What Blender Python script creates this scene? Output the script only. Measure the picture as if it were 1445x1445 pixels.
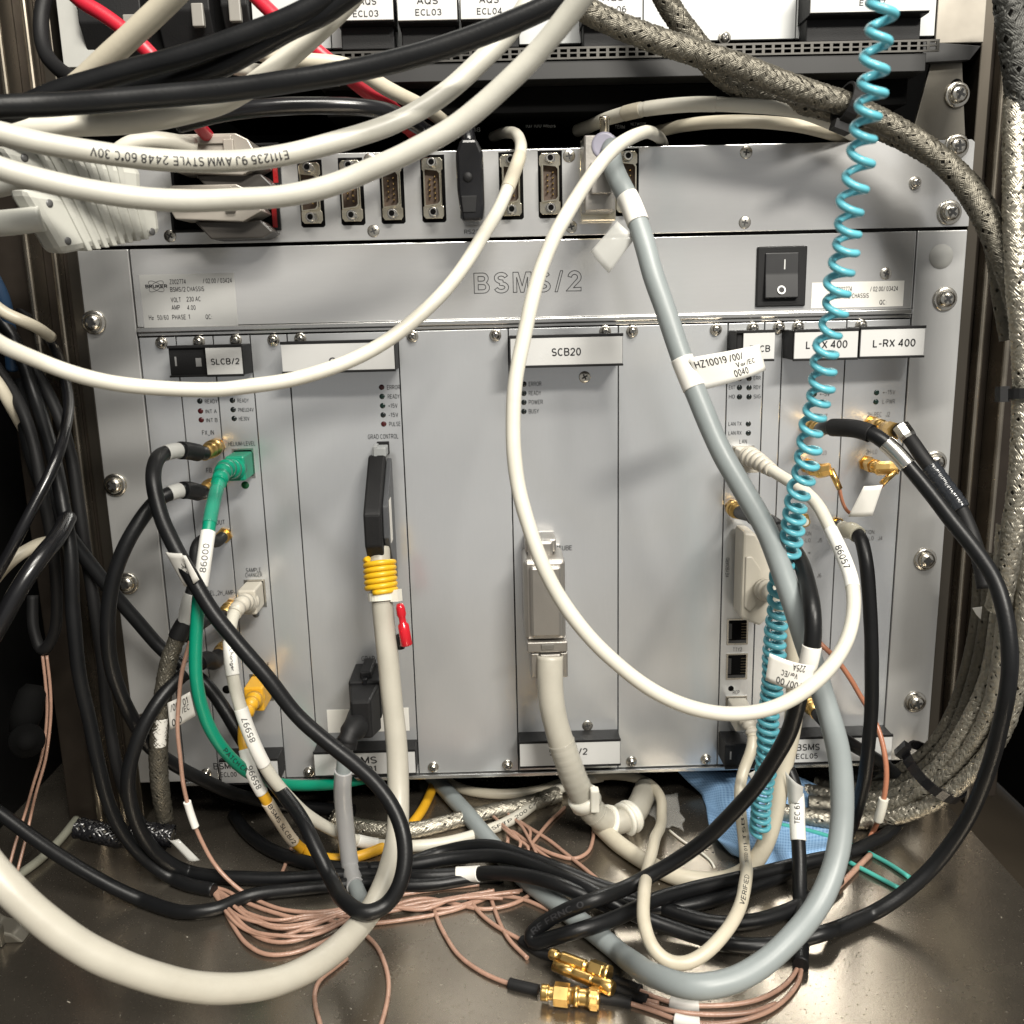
import bpy, bmesh, math, random
from mathutils import Vector, Matrix
random.seed(7)
for o in list(bpy.data.objects): bpy.data.objects.remove(o)
SC = bpy.context.scene
COL = SC.collection
rad = math.radians

# ------------------------------------------------------------------ camera (all building units are millimetres, 0.001 = metres)
MM = 0.001
Z0 = 28.0                                     # underside of the instrument chassis above the shelf
CAMP = Vector((-16.72, -532.1, 280.92 + Z0))
ROT = Matrix.Rotation(rad(-0.676), 3, 'Z') @ Matrix.Rotation(rad(-12.49), 3, 'X') @ Matrix.Rotation(rad(1.375), 3, 'Y')
FPX = 1336.0
cam_d = bpy.data.cameras.new('camera'); cam = bpy.data.objects.new('camera', cam_d); COL.objects.link(cam)
rgt, fwd, upv = ROT.col[0], ROT.col[1], ROT.col[2]
m4 = Matrix(((rgt.x, upv.x, -fwd.x, CAMP.x * MM), (rgt.y, upv.y, -fwd.y, CAMP.y * MM), (rgt.z, upv.z, -fwd.z, CAMP.z * MM), (0, 0, 0, 1)))
cam.matrix_world = m4
cam_d.sensor_width = 36.0; cam_d.lens = 36.0 * FPX / 1445.0
cam_d.clip_start = 0.01; cam_d.clip_end = 50.0
cam_d.dof.use_dof = True; cam_d.dof.focus_distance = 0.50; cam_d.dof.aperture_fstop = 16.0
SC.camera = cam

# ------------------------------------------------------------------ world and lamps (an indoor room: ceiling tubes, pale room behind the camera)
W = bpy.data.worlds.new('World'); SC.world = W; W.use_nodes = True
bgn = W.node_tree.nodes['Background']
bgn.inputs[0].default_value = (1.0, 0.985, 0.955, 1); bgn.inputs[1].default_value = 0.30
def area(name, loc, aim, sx, sy, watts, col):
    l = bpy.data.lights.new(name, 'AREA'); l.shape = 'RECTANGLE'; l.size = sx; l.size_y = sy; l.energy = watts; l.color = col
    o = bpy.data.objects.new(name, l); COL.objects.link(o); o.location = loc
    o.rotation_euler = (Vector(aim) - Vector(loc)).to_track_quat('-Z', 'Y').to_euler()
    o['kind'] = 'helper'
    return o
area('ceiling_lamp', (0.66, -1.60, 1.42), (0.05, 0.0, 0.20), 0.62, 0.14, 50, (1.0, 0.955, 0.87))
area('second_ceiling_lamp', (0.12, -0.62, 1.12), (0.0, 0.0, 0.25), 0.60, 0.14, 12.5, (1.0, 0.955, 0.87))
SC.view_settings.view_transform = 'Standard'; SC.view_settings.look = 'None'; SC.view_settings.gamma = 1
SC.view_settings.use_curve_mapping = False; SC.view_settings.exposure = 0.14
SC.render.film_transparent = False

# ------------------------------------------------------------------ pixel <-> place helpers (reference pixels of the 1445 px photograph)
def ray(u, v): return ROT @ Vector(((u - 722.5) / FPX, 1.0, -(v - 722.5) / FPX))
def P(u, v, d=0.0):                            # the place d mm in front of the card plane seen at u, v
    r = ray(u, v); return CAMP + r * ((-d - CAMP.y) / r.y)
def F(u, v, h=0.0):                            # the place h mm above the shelf
    r = ray(u, v); return CAMP + r * ((h - CAMP.z) / r.z)
def pj(p):
    q = ROT.transposed() @ (Vector(p) - CAMP); return (722.5 + FPX * q.x / q.y, 722.5 - FPX * q.z / q.y)
def N(u, v, d):                                # card-plane spot u, v carried d mm straight out of the panel
    p = P(u, v, 0); a = pj((p.x, -d, p.z)); return (a[0], a[1], d)
def fl(u, v, h): return (u, v, -F(u, v, h).y)

# ------------------------------------------------------------------ materials
MATS = {}
def nodes_of(m): m.use_nodes = True; return m.node_tree.nodes, m.node_tree.links, m.node_tree.nodes['Principled BSDF']
def mat(name, col, rough=0.5, metal=0.0, var=0.10, vscale=60.0, bump=0.0, bscale=900.0, spec=0.5, dirt=0.0, dirtcol=(0.12, 0.10, 0.08),
        coat=0.0, trans=0.0, alpha=1.0, stretch=(1, 1, 1), sss=0.0, rvar=0.08):
    if name in MATS: return MATS[name]
    m = bpy.data.materials.new(name); MATS[name] = m
    n, l, b = nodes_of(m)
    tc = n.new('ShaderNodeTexCoord'); mp = n.new('ShaderNodeMapping'); mp.inputs['Scale'].default_value = stretch
    l.new(tc.outputs['Object'], mp.inputs[0])
    nz = n.new('ShaderNodeTexNoise'); nz.inputs['Scale'].default_value = vscale; nz.inputs['Detail'].default_value = 5
    l.new(mp.outputs[0], nz.inputs['Vector'])
    mx = n.new('ShaderNodeMix'); mx.data_type = 'RGBA'
    mx.inputs['A'].default_value = tuple(c * (1 - var) for c in col) + (1,)
    mx.inputs['B'].default_value = tuple(min(1, c * (1 + var)) for c in col) + (1,)
    l.new(nz.outputs['Fac'], mx.inputs['Factor'])
    out = mx.outputs['Result']
    if dirt > 0:
        n2 = n.new('ShaderNodeTexNoise'); n2.inputs['Scale'].default_value = 28; n2.inputs['Detail'].default_value = 8; n2.inputs['Roughness'].default_value = 0.7
        l.new(tc.outputs['Object'], n2.inputs['Vector'])
        cr = n.new('ShaderNodeValToRGB'); cr.color_ramp.elements[0].position = 0.50; cr.color_ramp.elements[1].position = 0.78
        cr.color_ramp.elements[1].color = (dirt, dirt, dirt, 1)
        l.new(n2.outputs['Fac'], cr.inputs[0])
        m2 = n.new('ShaderNodeMix'); m2.data_type = 'RGBA'
        l.new(cr.outputs[0], m2.inputs['Factor']); l.new(out, m2.inputs['A']); m2.inputs['B'].default_value = tuple(dirtcol) + (1,)
        out = m2.outputs['Result']
    l.new(out, b.inputs['Base Color'])
    mr = n.new('ShaderNodeMapRange'); mr.inputs['To Min'].default_value = max(0.02, rough - rvar); mr.inputs['To Max'].default_value = min(1, rough + rvar)
    l.new(nz.outputs['Fac'], mr.inputs['Value']); l.new(mr.outputs[0], b.inputs['Roughness'])
    b.inputs['Metallic'].default_value = metal
    b.inputs['Specular IOR Level'].default_value = spec
    b.inputs['Coat Weight'].default_value = coat
    b.inputs['Transmission Weight'].default_value = trans
    b.inputs['Alpha'].default_value = alpha
    if sss > 0:
        b.inputs['Subsurface Weight'].default_value = sss; b.inputs['Subsurface Radius'].default_value = (0.002, 0.0015, 0.001)
    if bump > 0:
        n3 = n.new('ShaderNodeTexNoise'); n3.inputs['Scale'].default_value = bscale; n3.inputs['Detail'].default_value = 3
        l.new(mp.outputs[0], n3.inputs['Vector'])
        bp = n.new('ShaderNodeBump'); bp.inputs['Strength'].default_value = bump; bp.inputs['Distance'].default_value = 0.0004
        l.new(n3.outputs['Fac'], bp.inputs['Height']); l.new(bp.outputs[0], b.inputs['Normal'])
    return m

WHITE = mat('white_jacket', (0.53, 0.51, 0.44), 0.42, var=0.10, dirt=0.34, dirtcol=(0.34, 0.30, 0.22), bump=0.08, bscale=500)
CREAM = mat('cream_jacket', (0.47, 0.43, 0.34), 0.42, var=0.12, dirt=0.4, dirtcol=(0.30, 0.26, 0.19), bump=0.1, bscale=500)
BEIGE = mat('beige_jacket', (0.39, 0.37, 0.315), 0.40, var=0.12, dirt=0.4, dirtcol=(0.30, 0.27, 0.22), bump=0.12, bscale=400)
PALEG = mat('pale_grey_jacket', (0.42, 0.41, 0.36), 0.42, var=0.12, dirt=0.35, dirtcol=(0.3, 0.28, 0.24), bump=0.12, bscale=400)
GREY = mat('grey_jacket', (0.215, 0.24, 0.242), 0.42, var=0.07, dirt=0.15, dirtcol=(0.15, 0.15, 0.14), bump=0.1, bscale=500)
GREYP = mat('grey_glossy_sleeve', (0.30, 0.30, 0.30), 0.22, var=0.12, bump=0.25, bscale=150)
BLACK = mat('black_jacket', (0.0055, 0.0058, 0.0064), 0.38, var=0.25, dirt=0.22, dirtcol=(0.017, 0.016, 0.014), bump=0.15, bscale=700, spec=0.27)
BLACKM = mat('black_matt', (0.0065, 0.0065, 0.007), 0.58, var=0.2, bump=0.25, bscale=1500, dirt=0.15, dirtcol=(0.025, 0.024, 0.022), spec=0.28)
BLACKG = mat('black_gloss', (0.006, 0.006, 0.007), 0.24, var=0.2, bump=0.1, bscale=250)
DARK = mat('dark_painted_metal', (0.007, 0.007, 0.007), 0.5, var=0.25)
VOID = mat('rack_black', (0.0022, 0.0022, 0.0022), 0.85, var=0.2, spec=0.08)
GREEN = mat('green_jacket', (0.0, 0.215, 0.125), 0.38, var=0.10, bump=0.08)
YELLOW = mat('yellow_jacket', (0.62, 0.33, 0.018), 0.40, var=0.10, bump=0.1)
YELLOWW = mat('yellow_wire', (0.68, 0.40, 0.012), 0.38, var=0.06)
TURQ = mat('turquoise_coil', (0.10, 0.375, 0.45), 0.28, var=0.08, vscale=30)
TEAL = mat('teal_wire', (0.06, 0.34, 0.29), 0.35)
RED = mat('red_jacket', (0.42, 0.012, 0.028), 0.42, var=0.1, bump=0.15)
REDG = mat('red_crimp', (0.62, 0.016, 0.028), 0.18, var=0.1, trans=0.25)
PINK = mat('brown_coax', (0.33, 0.198, 0.145), 0.28, var=0.25, vscale=140, bump=0.5, bscale=1100)
COPPER = mat('copper_coax', (0.40, 0.165, 0.095), 0.32, var=0.12, bump=0.3)
GOLD = mat('gold_plating', (0.80, 0.53, 0.19), 0.30, metal=1.0, var=0.10, vscale=150)
STEEL = mat('steel', (0.60, 0.585, 0.55), 0.24, metal=1.0, var=0.12, vscale=90)
NICKEL = mat('nickel_shell', (0.80, 0.74, 0.60), 0.17, metal=1.0, var=0.15, vscale=120)
DIECAST = mat('diecast_zinc', (0.40, 0.38, 0.35), 0.36, metal=0.9, var=0.10, vscale=60, bump=0.15)
SCREWM = mat('screw_metal', (0.62, 0.59, 0.53), 0.24, metal=1.0, var=0.12, vscale=200)
RECESS_SHADE = mat('screw_recess_shade', (0.03, 0.03, 0.03), 0.5)
LABELW = mat('label_white', (0.49, 0.49, 0.48), 0.38, var=0.03)
STICK = mat('paper_sticker', (0.66, 0.645, 0.60), 0.5, var=0.06, dirt=0.25, dirtcol=(0.48, 0.44, 0.36))
SHRINK = mat('white_heatshrink', (0.70, 0.69, 0.65), 0.40, var=0.04, dirt=0.15, dirtcol=(0.45, 0.42, 0.36))
SILVERS = mat('silver_sticker', (0.50, 0.50, 0.485), 0.32, metal=0.35, var=0.05)
INK = mat('black_ink', (0.014, 0.014, 0.016), 0.5, var=0.1)
INKG = mat('grey_ink', (0.018, 0.018, 0.02), 0.5, var=0.1)
INKL = mat('pale_ink', (0.10, 0.10, 0.10), 0.5, var=0.1)
PLUGB = mat('beige_plastic', (0.46, 0.43, 0.365), 0.42, var=0.05, bump=0.05)
PLUGG = mat('grey_white_plastic', (0.44, 0.44, 0.40), 0.45, var=0.06, dirt=0.2, dirtcol=(0.25, 0.23, 0.2))
NYLON = mat('white_nylon', (0.70, 0.68, 0.60), 0.35, var=0.05, sss=0.1)
PINM = mat('gold_pins', (0.75, 0.55, 0.25), 0.25, metal=1.0)
INSUL = mat('connector_insulator', (0.05, 0.03, 0.018), 0.5)
LEDK = mat('led_dark', (0.008, 0.012, 0.012), 0.12)
LEDR = mat('led_dark_red', (0.05, 0.007, 0.008), 0.12)
LEDG = mat('led_dark_green', (0.006, 0.022, 0.017), 0.12)
CLEAR = mat('clear_tape', (0.78, 0.78, 0.74), 0.12, alpha=0.32, var=0.05)
CLEARB = mat('clear_bag', (0.75, 0.74, 0.70), 0.10, alpha=0.20, var=0.1)
FROST = mat('frosted_tape', (0.60, 0.60, 0.57), 0.35, alpha=0.62, var=0.05)
WHITEP = mat('white_enamel_panel', (0.46, 0.47, 0.465), 0.32, var=0.03)
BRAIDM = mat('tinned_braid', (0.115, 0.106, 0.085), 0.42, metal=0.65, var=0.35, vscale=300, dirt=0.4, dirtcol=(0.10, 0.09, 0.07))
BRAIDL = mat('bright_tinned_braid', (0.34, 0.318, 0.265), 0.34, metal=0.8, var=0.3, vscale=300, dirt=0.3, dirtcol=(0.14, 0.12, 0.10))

def aluminium(name, col, rough, metal, streak):
    m = bpy.data.materials.new(name); n, l, b = nodes_of(m)
    tc = n.new('ShaderNodeTexCoord'); mp = n.new('ShaderNodeMapping'); mp.inputs['Scale'].default_value = streak
    l.new(tc.outputs['Object'], mp.inputs[0])
    nz = n.new('ShaderNodeTexNoise'); nz.inputs['Scale'].default_value = 240; nz.inputs['Detail'].default_value = 6
    l.new(mp.outputs[0], nz.inputs['Vector'])
    n2 = n.new('ShaderNodeTexNoise'); n2.inputs['Scale'].default_value = 14; n2.inputs['Detail'].default_value = 6
    l.new(tc.outputs['Object'], n2.inputs['Vector'])
    ad = n.new('ShaderNodeMath'); ad.operation = 'MULTIPLY_ADD'; ad.inputs[1].default_value = 0.5
    l.new(nz.outputs['Fac'], ad.inputs[0])
    hf = n.new('ShaderNodeMath'); hf.operation = 'MULTIPLY'; hf.inputs[1].default_value = 0.5
    l.new(n2.outputs['Fac'], hf.inputs[0]); l.new(hf.outputs[0], ad.inputs[2])
    mx = n.new('ShaderNodeMix'); mx.data_type = 'RGBA'
    mx.inputs['A'].default_value = tuple(c * 0.94 for c in col) + (1,); mx.inputs['B'].default_value = tuple(c * 1.05 for c in col) + (1,)
    l.new(ad.outputs[0], mx.inputs['Factor']); l.new(mx.outputs['Result'], b.inputs['Base Color'])
    n3 = n.new('ShaderNodeTexNoise'); n3.inputs['Scale'].default_value = 9; n3.inputs['Detail'].default_value = 5; n3.inputs['Roughness'].default_value = 0.6; n3.inputs['Distortion'].default_value = 0.3
    l.new(tc.outputs['Object'], n3.inputs['Vector'])
    mr = n.new('ShaderNodeMapRange'); mr.inputs['From Min'].default_value = 0.30; mr.inputs['From Max'].default_value = 0.72; mr.inputs['To Min'].default_value = rough - 0.04; mr.inputs['To Max'].default_value = rough + 0.05
    l.new(n3.outputs['Fac'], mr.inputs['Value']); l.new(mr.outputs[0], b.inputs['Roughness'])
    b.inputs['Metallic'].default_value = metal
    return m
ALU = aluminium('anodised_aluminium', (0.635, 0.648, 0.66), 0.22, 0.66, (3, 3, 0.35))
ALUT = aluminium('brushed_aluminium', (0.68, 0.68, 0.675), 0.19, 0.68, (0.3, 3, 3))
ALUE = aluminium('ear_aluminium', (0.53, 0.53, 0.52), 0.34, 0.60, (3, 3, 0.35))
ALUP = aluminium('polished_rail', (0.62, 0.62, 0.61), 0.22, 0.9, (0.2, 3, 3))
POSTM = aluminium('stainless_post', (0.10, 0.088, 0.072), 0.34, 0.9, (3, 3, 0.1))
BRACKM = aluminium('zinc_bracket', (0.22, 0.205, 0.175), 0.32, 0.9, (3, 3, 0.3))

def shelf_material():
    m = bpy.data.materials.new('worn_dark_steel_shelf'); n, l, b = nodes_of(m)
    tc = n.new('ShaderNodeTexCoord')
    n1 = n.new('ShaderNodeTexNoise'); n1.inputs['Scale'].default_value = 9; n1.inputs['Detail'].default_value = 8; n1.inputs['Roughness'].default_value = 0.65
    n2 = n.new('ShaderNodeTexNoise'); n2.inputs['Scale'].default_value = 700; n2.inputs['Detail'].default_value = 4
    vo = n.new('ShaderNodeTexVoronoi'); vo.inputs['Scale'].default_value = 260
    for q in (n1, n2, vo): l.new(tc.outputs['Object'], q.inputs['Vector'])
    mx = n.new('ShaderNodeMix'); mx.data_type = 'RGBA'
    mx.inputs['A'].default_value = (0.18, 0.158, 0.128, 1); mx.inputs['B'].default_value = (0.36, 0.32, 0.265, 1)
    l.new(n1.outputs['Fac'], mx.inputs['Factor'])
    dust = n.new('ShaderNodeMapRange'); dust.inputs['From Min'].default_value = 0.66; dust.inputs['From Max'].default_value = 0.80
    l.new(n2.outputs['Fac'], dust.inputs['Value'])
    dm = n.new('ShaderNodeMath'); dm.operation = 'MULTIPLY'; dm.inputs[1].default_value = 0.5
    l.new(dust.outputs[0], dm.inputs[0])
    m2 = n.new('ShaderNodeMix'); m2.data_type = 'RGBA'; m2.inputs['B'].default_value = (0.36, 0.34, 0.30, 1)
    l.new(dm.outputs[0], m2.inputs['Factor']); l.new(mx.outputs['Result'], m2.inputs['A'])
    l.new(m2.outputs['Result'], b.inputs['Base Color'])
    b.inputs['Metallic'].default_value = 0.9
    mr = n.new('ShaderNodeMapRange'); mr.inputs['To Min'].default_value = 0.06; mr.inputs['To Max'].default_value = 0.42
    l.new(n1.outputs['Fac'], mr.inputs['Value'])
    ad = n.new('ShaderNodeMath'); ad.operation = 'ADD'; l.new(mr.outputs[0], ad.inputs[0]); l.new(dm.outputs[0], ad.inputs[1])
    l.new(ad.outputs[0], b.inputs['Roughness'])
    bp = n.new('ShaderNodeBump'); bp.inputs['Strength'].default_value = 0.12; bp.inputs['Distance'].default_value = 0.0004
    l.new(n2.outputs['Fac'], bp.inputs['Height']); l.new(bp.outputs[0], b.inputs['Normal'])
    return m
SHELF = shelf_material()

def cloth_material():
    m = bpy.data.materials.new('blue_woven_cloth'); n, l, b = nodes_of(m)
    uv = n.new('ShaderNodeUVMap'); mp = n.new('ShaderNodeMapping'); mp.inputs['Scale'].default_value = (42, 42, 1)
    l.new(uv.outputs[0], mp.inputs[0])
    ck = n.new('ShaderNodeTexVoronoi'); ck.inputs['Scale'].default_value = 1.0; ck.inputs['Randomness'].default_value = 0.0
    l.new(mp.outputs[0], ck.inputs['Vector'])
    mx = n.new('ShaderNodeMix'); mx.data_type = 'RGBA'
    mx.inputs['A'].default_value = (0.10, 0.22, 0.44, 1); mx.inputs['B'].default_value = (0.28, 0.46, 0.68, 1)
    mr = n.new('ShaderNodeMapRange'); mr.inputs['From Max'].default_value = 0.6
    l.new(ck.outputs['Distance'], mr.inputs['Value']); l.new(mr.outputs[0], mx.inputs['Factor']); l.new(mx.outputs['Result'], b.inputs['Base Color'])
    b.inputs['Roughness'].default_value = 0.7
    bp = n.new('ShaderNodeBump'); bp.inputs['Strength'].default_value = 0.4; bp.inputs['Distance'].default_value = 0.0003
    l.new(ck.outputs['Distance'], bp.inputs['Height']); l.new(bp.outputs[0], b.inputs['Normal'])
    return m
CLOTH = cloth_material()

# ------------------------------------------------------------------ mesh helpers
WLOC = {}
class MB:
    def __init__(s): s.v = []; s.f = []; s.mi = []; s.sm = []
    def add(s, vs, fs, mi=0, smooth=False):
        k = len(s.v); s.v += [Vector(p) for p in vs]
        for f in fs: s.f.append([i + k for i in f]); s.mi.append(mi); s.sm.append(smooth)
        return s
    def box(s, x0, x1, y0, y1, z0, z1, bev=0.0, mi=0, seg=2):
        x0, x1 = min(x0, x1), max(x0, x1); y0, y1 = min(y0, y1), max(y0, y1); z0, z1 = min(z0, z1), max(z0, z1)
        if bev <= 0:
            vs = [(x, y, z) for z in (z0, z1) for y in (y0, y1) for x in (x0, x1)]
            return s.add(vs, [(0, 2, 3, 1), (4, 5, 7, 6), (0, 1, 5, 4), (2, 6, 7, 3), (0, 4, 6, 2), (1, 3, 7, 5)], mi)
        bm = bmesh.new(); bmesh.ops.create_cube(bm, size=1.0)
        for q in bm.verts: q.co = Vector(((x0 + x1) / 2 + q.co.x * (x1 - x0), (y0 + y1) / 2 + q.co.y * (y1 - y0), (z0 + z1) / 2 + q.co.z * (z1 - z0)))
        bmesh.ops.bevel(bm, geom=bm.edges[:], offset=bev, segments=seg, profile=0.5, affect='EDGES')
        return s.bm(bm, mi, False)
    def bm(s, bm, mi=0, smooth=False):
        bm.verts.index_update()
        s.add([q.co.copy() for q in bm.verts], [[q.index for q in f.verts] for f in bm.faces], mi, smooth); bm.free(); return s
    def prism(s, poly, axis, a, b, bev=0.0, mi=0):
        """poly: 2-D points; axis 'x': (y, z) pairs, 'y': (x, z), 'z': (x, y); swept from a to b"""
        mk = {'x': lambda p, t: (t, p[0], p[1]), 'y': lambda p, t: (p[0], t, p[1]), 'z': lambda p, t: (p[0], p[1], t)}[axis]
        n = len(poly); bm = bmesh.new()
        A = [bm.verts.new(mk(p, a)) for p in poly]; B = [bm.verts.new(mk(p, b)) for p in poly]
        bm.faces.new(A); bm.faces.new(B[::-1])
        for i in range(n): bm.faces.new((A[i], B[i], B[(i + 1) % n], A[(i + 1) % n]))
        bmesh.ops.recalc_face_normals(bm, faces=bm.faces[:])
        if bev > 0: bmesh.ops.bevel(bm, geom=bm.edges[:], offset=bev, segments=2, profile=0.5, affect='EDGES')
        return s.bm(bm, mi, False)
    def lathe(s, p0, ax, prof, n=20, mi=0, smooth=True, cap=True, phase=0.0):
        p0 = Vector(p0); ax = Vector(ax).normalized()
        e1 = ax.orthogonal().normalized(); e2 = ax.cross(e1)
        vs = []
        for t, r in prof:
            for k in range(n):
                a = 2 * math.pi * k / n + phase; vs.append(p0 + ax * t + (e1 * math.cos(a) + e2 * math.sin(a)) * r)
        fs = []
        for i in range(len(prof) - 1):
            for k in range(n): fs.append((i * n + k, i * n + (k + 1) % n, (i + 1) * n + (k + 1) % n, (i + 1) * n + k))
        s.add(vs, fs, mi, smooth)
        if cap:
            k0 = len(s.v) - len(vs)
            s.f.append([k0 + k for k in range(n)][::-1]); s.mi.append(mi); s.sm.append(False)
            k1 = k0 + (len(prof) - 1) * n
            s.f.append([k1 + k for k in range(n)]); s.mi.append(mi); s.sm.append(False)
        return s
    def mesh(s, name, mats, origin=Vector((0, 0, 0))):
        me = bpy.data.meshes.new(name)
        me.from_pydata([(p - origin) * MM for p in s.v], [], s.f)
        for m in (mats if isinstance(mats, (list, tuple)) else [mats]): me.materials.append(m)
        me.polygons.foreach_set('material_index', s.mi); me.polygons.foreach_set('use_smooth', s.sm)
        me.update()
        bm = bmesh.new(); bm.from_mesh(me); bmesh.ops.recalc_face_normals(bm, faces=bm.faces[:]); bm.to_mesh(me); bm.free()
        return me
    def build(s, name, mats, parent=None):
        if parent is not None: og = WLOC[parent.name]
        else:
            xs = [p.x for p in s.v]; ys = [p.y for p in s.v]; zs = [p.z for p in s.v]
            og = Vector(((min(xs) + max(xs)) / 2, (min(ys) + max(ys)) / 2, min(zs)))
        o = bpy.data.objects.new(name, s.mesh(name, mats, og)); COL.objects.link(o)
        if parent is not None: o.parent = parent
        else: o.location = og * MM
        WLOC[o.name] = og
        return o
def empty(name, at):
    o = bpy.data.objects.new(name, None); COL.objects.link(o); o.location = Vector(at) * MM; o.empty_display_size = 0.01
    WLOC[o.name] = Vector(at); return o
def tag(o, label, cat=None, group=None, kind=None):
    if label: o['label'] = label
    if cat: o['category'] = cat
    if group: o['group'] = group
    if kind: o['kind'] = kind
    return o
def inst(name, me, parent, loc, rot=None):
    o = bpy.data.objects.new(name, me); COL.objects.link(o); o.parent = parent
    o.location = (Vector(loc) - WLOC[parent.name]) * MM
    if rot: o.rotation_euler = rot
    WLOC[o.name] = Vector(loc); return o

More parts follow.
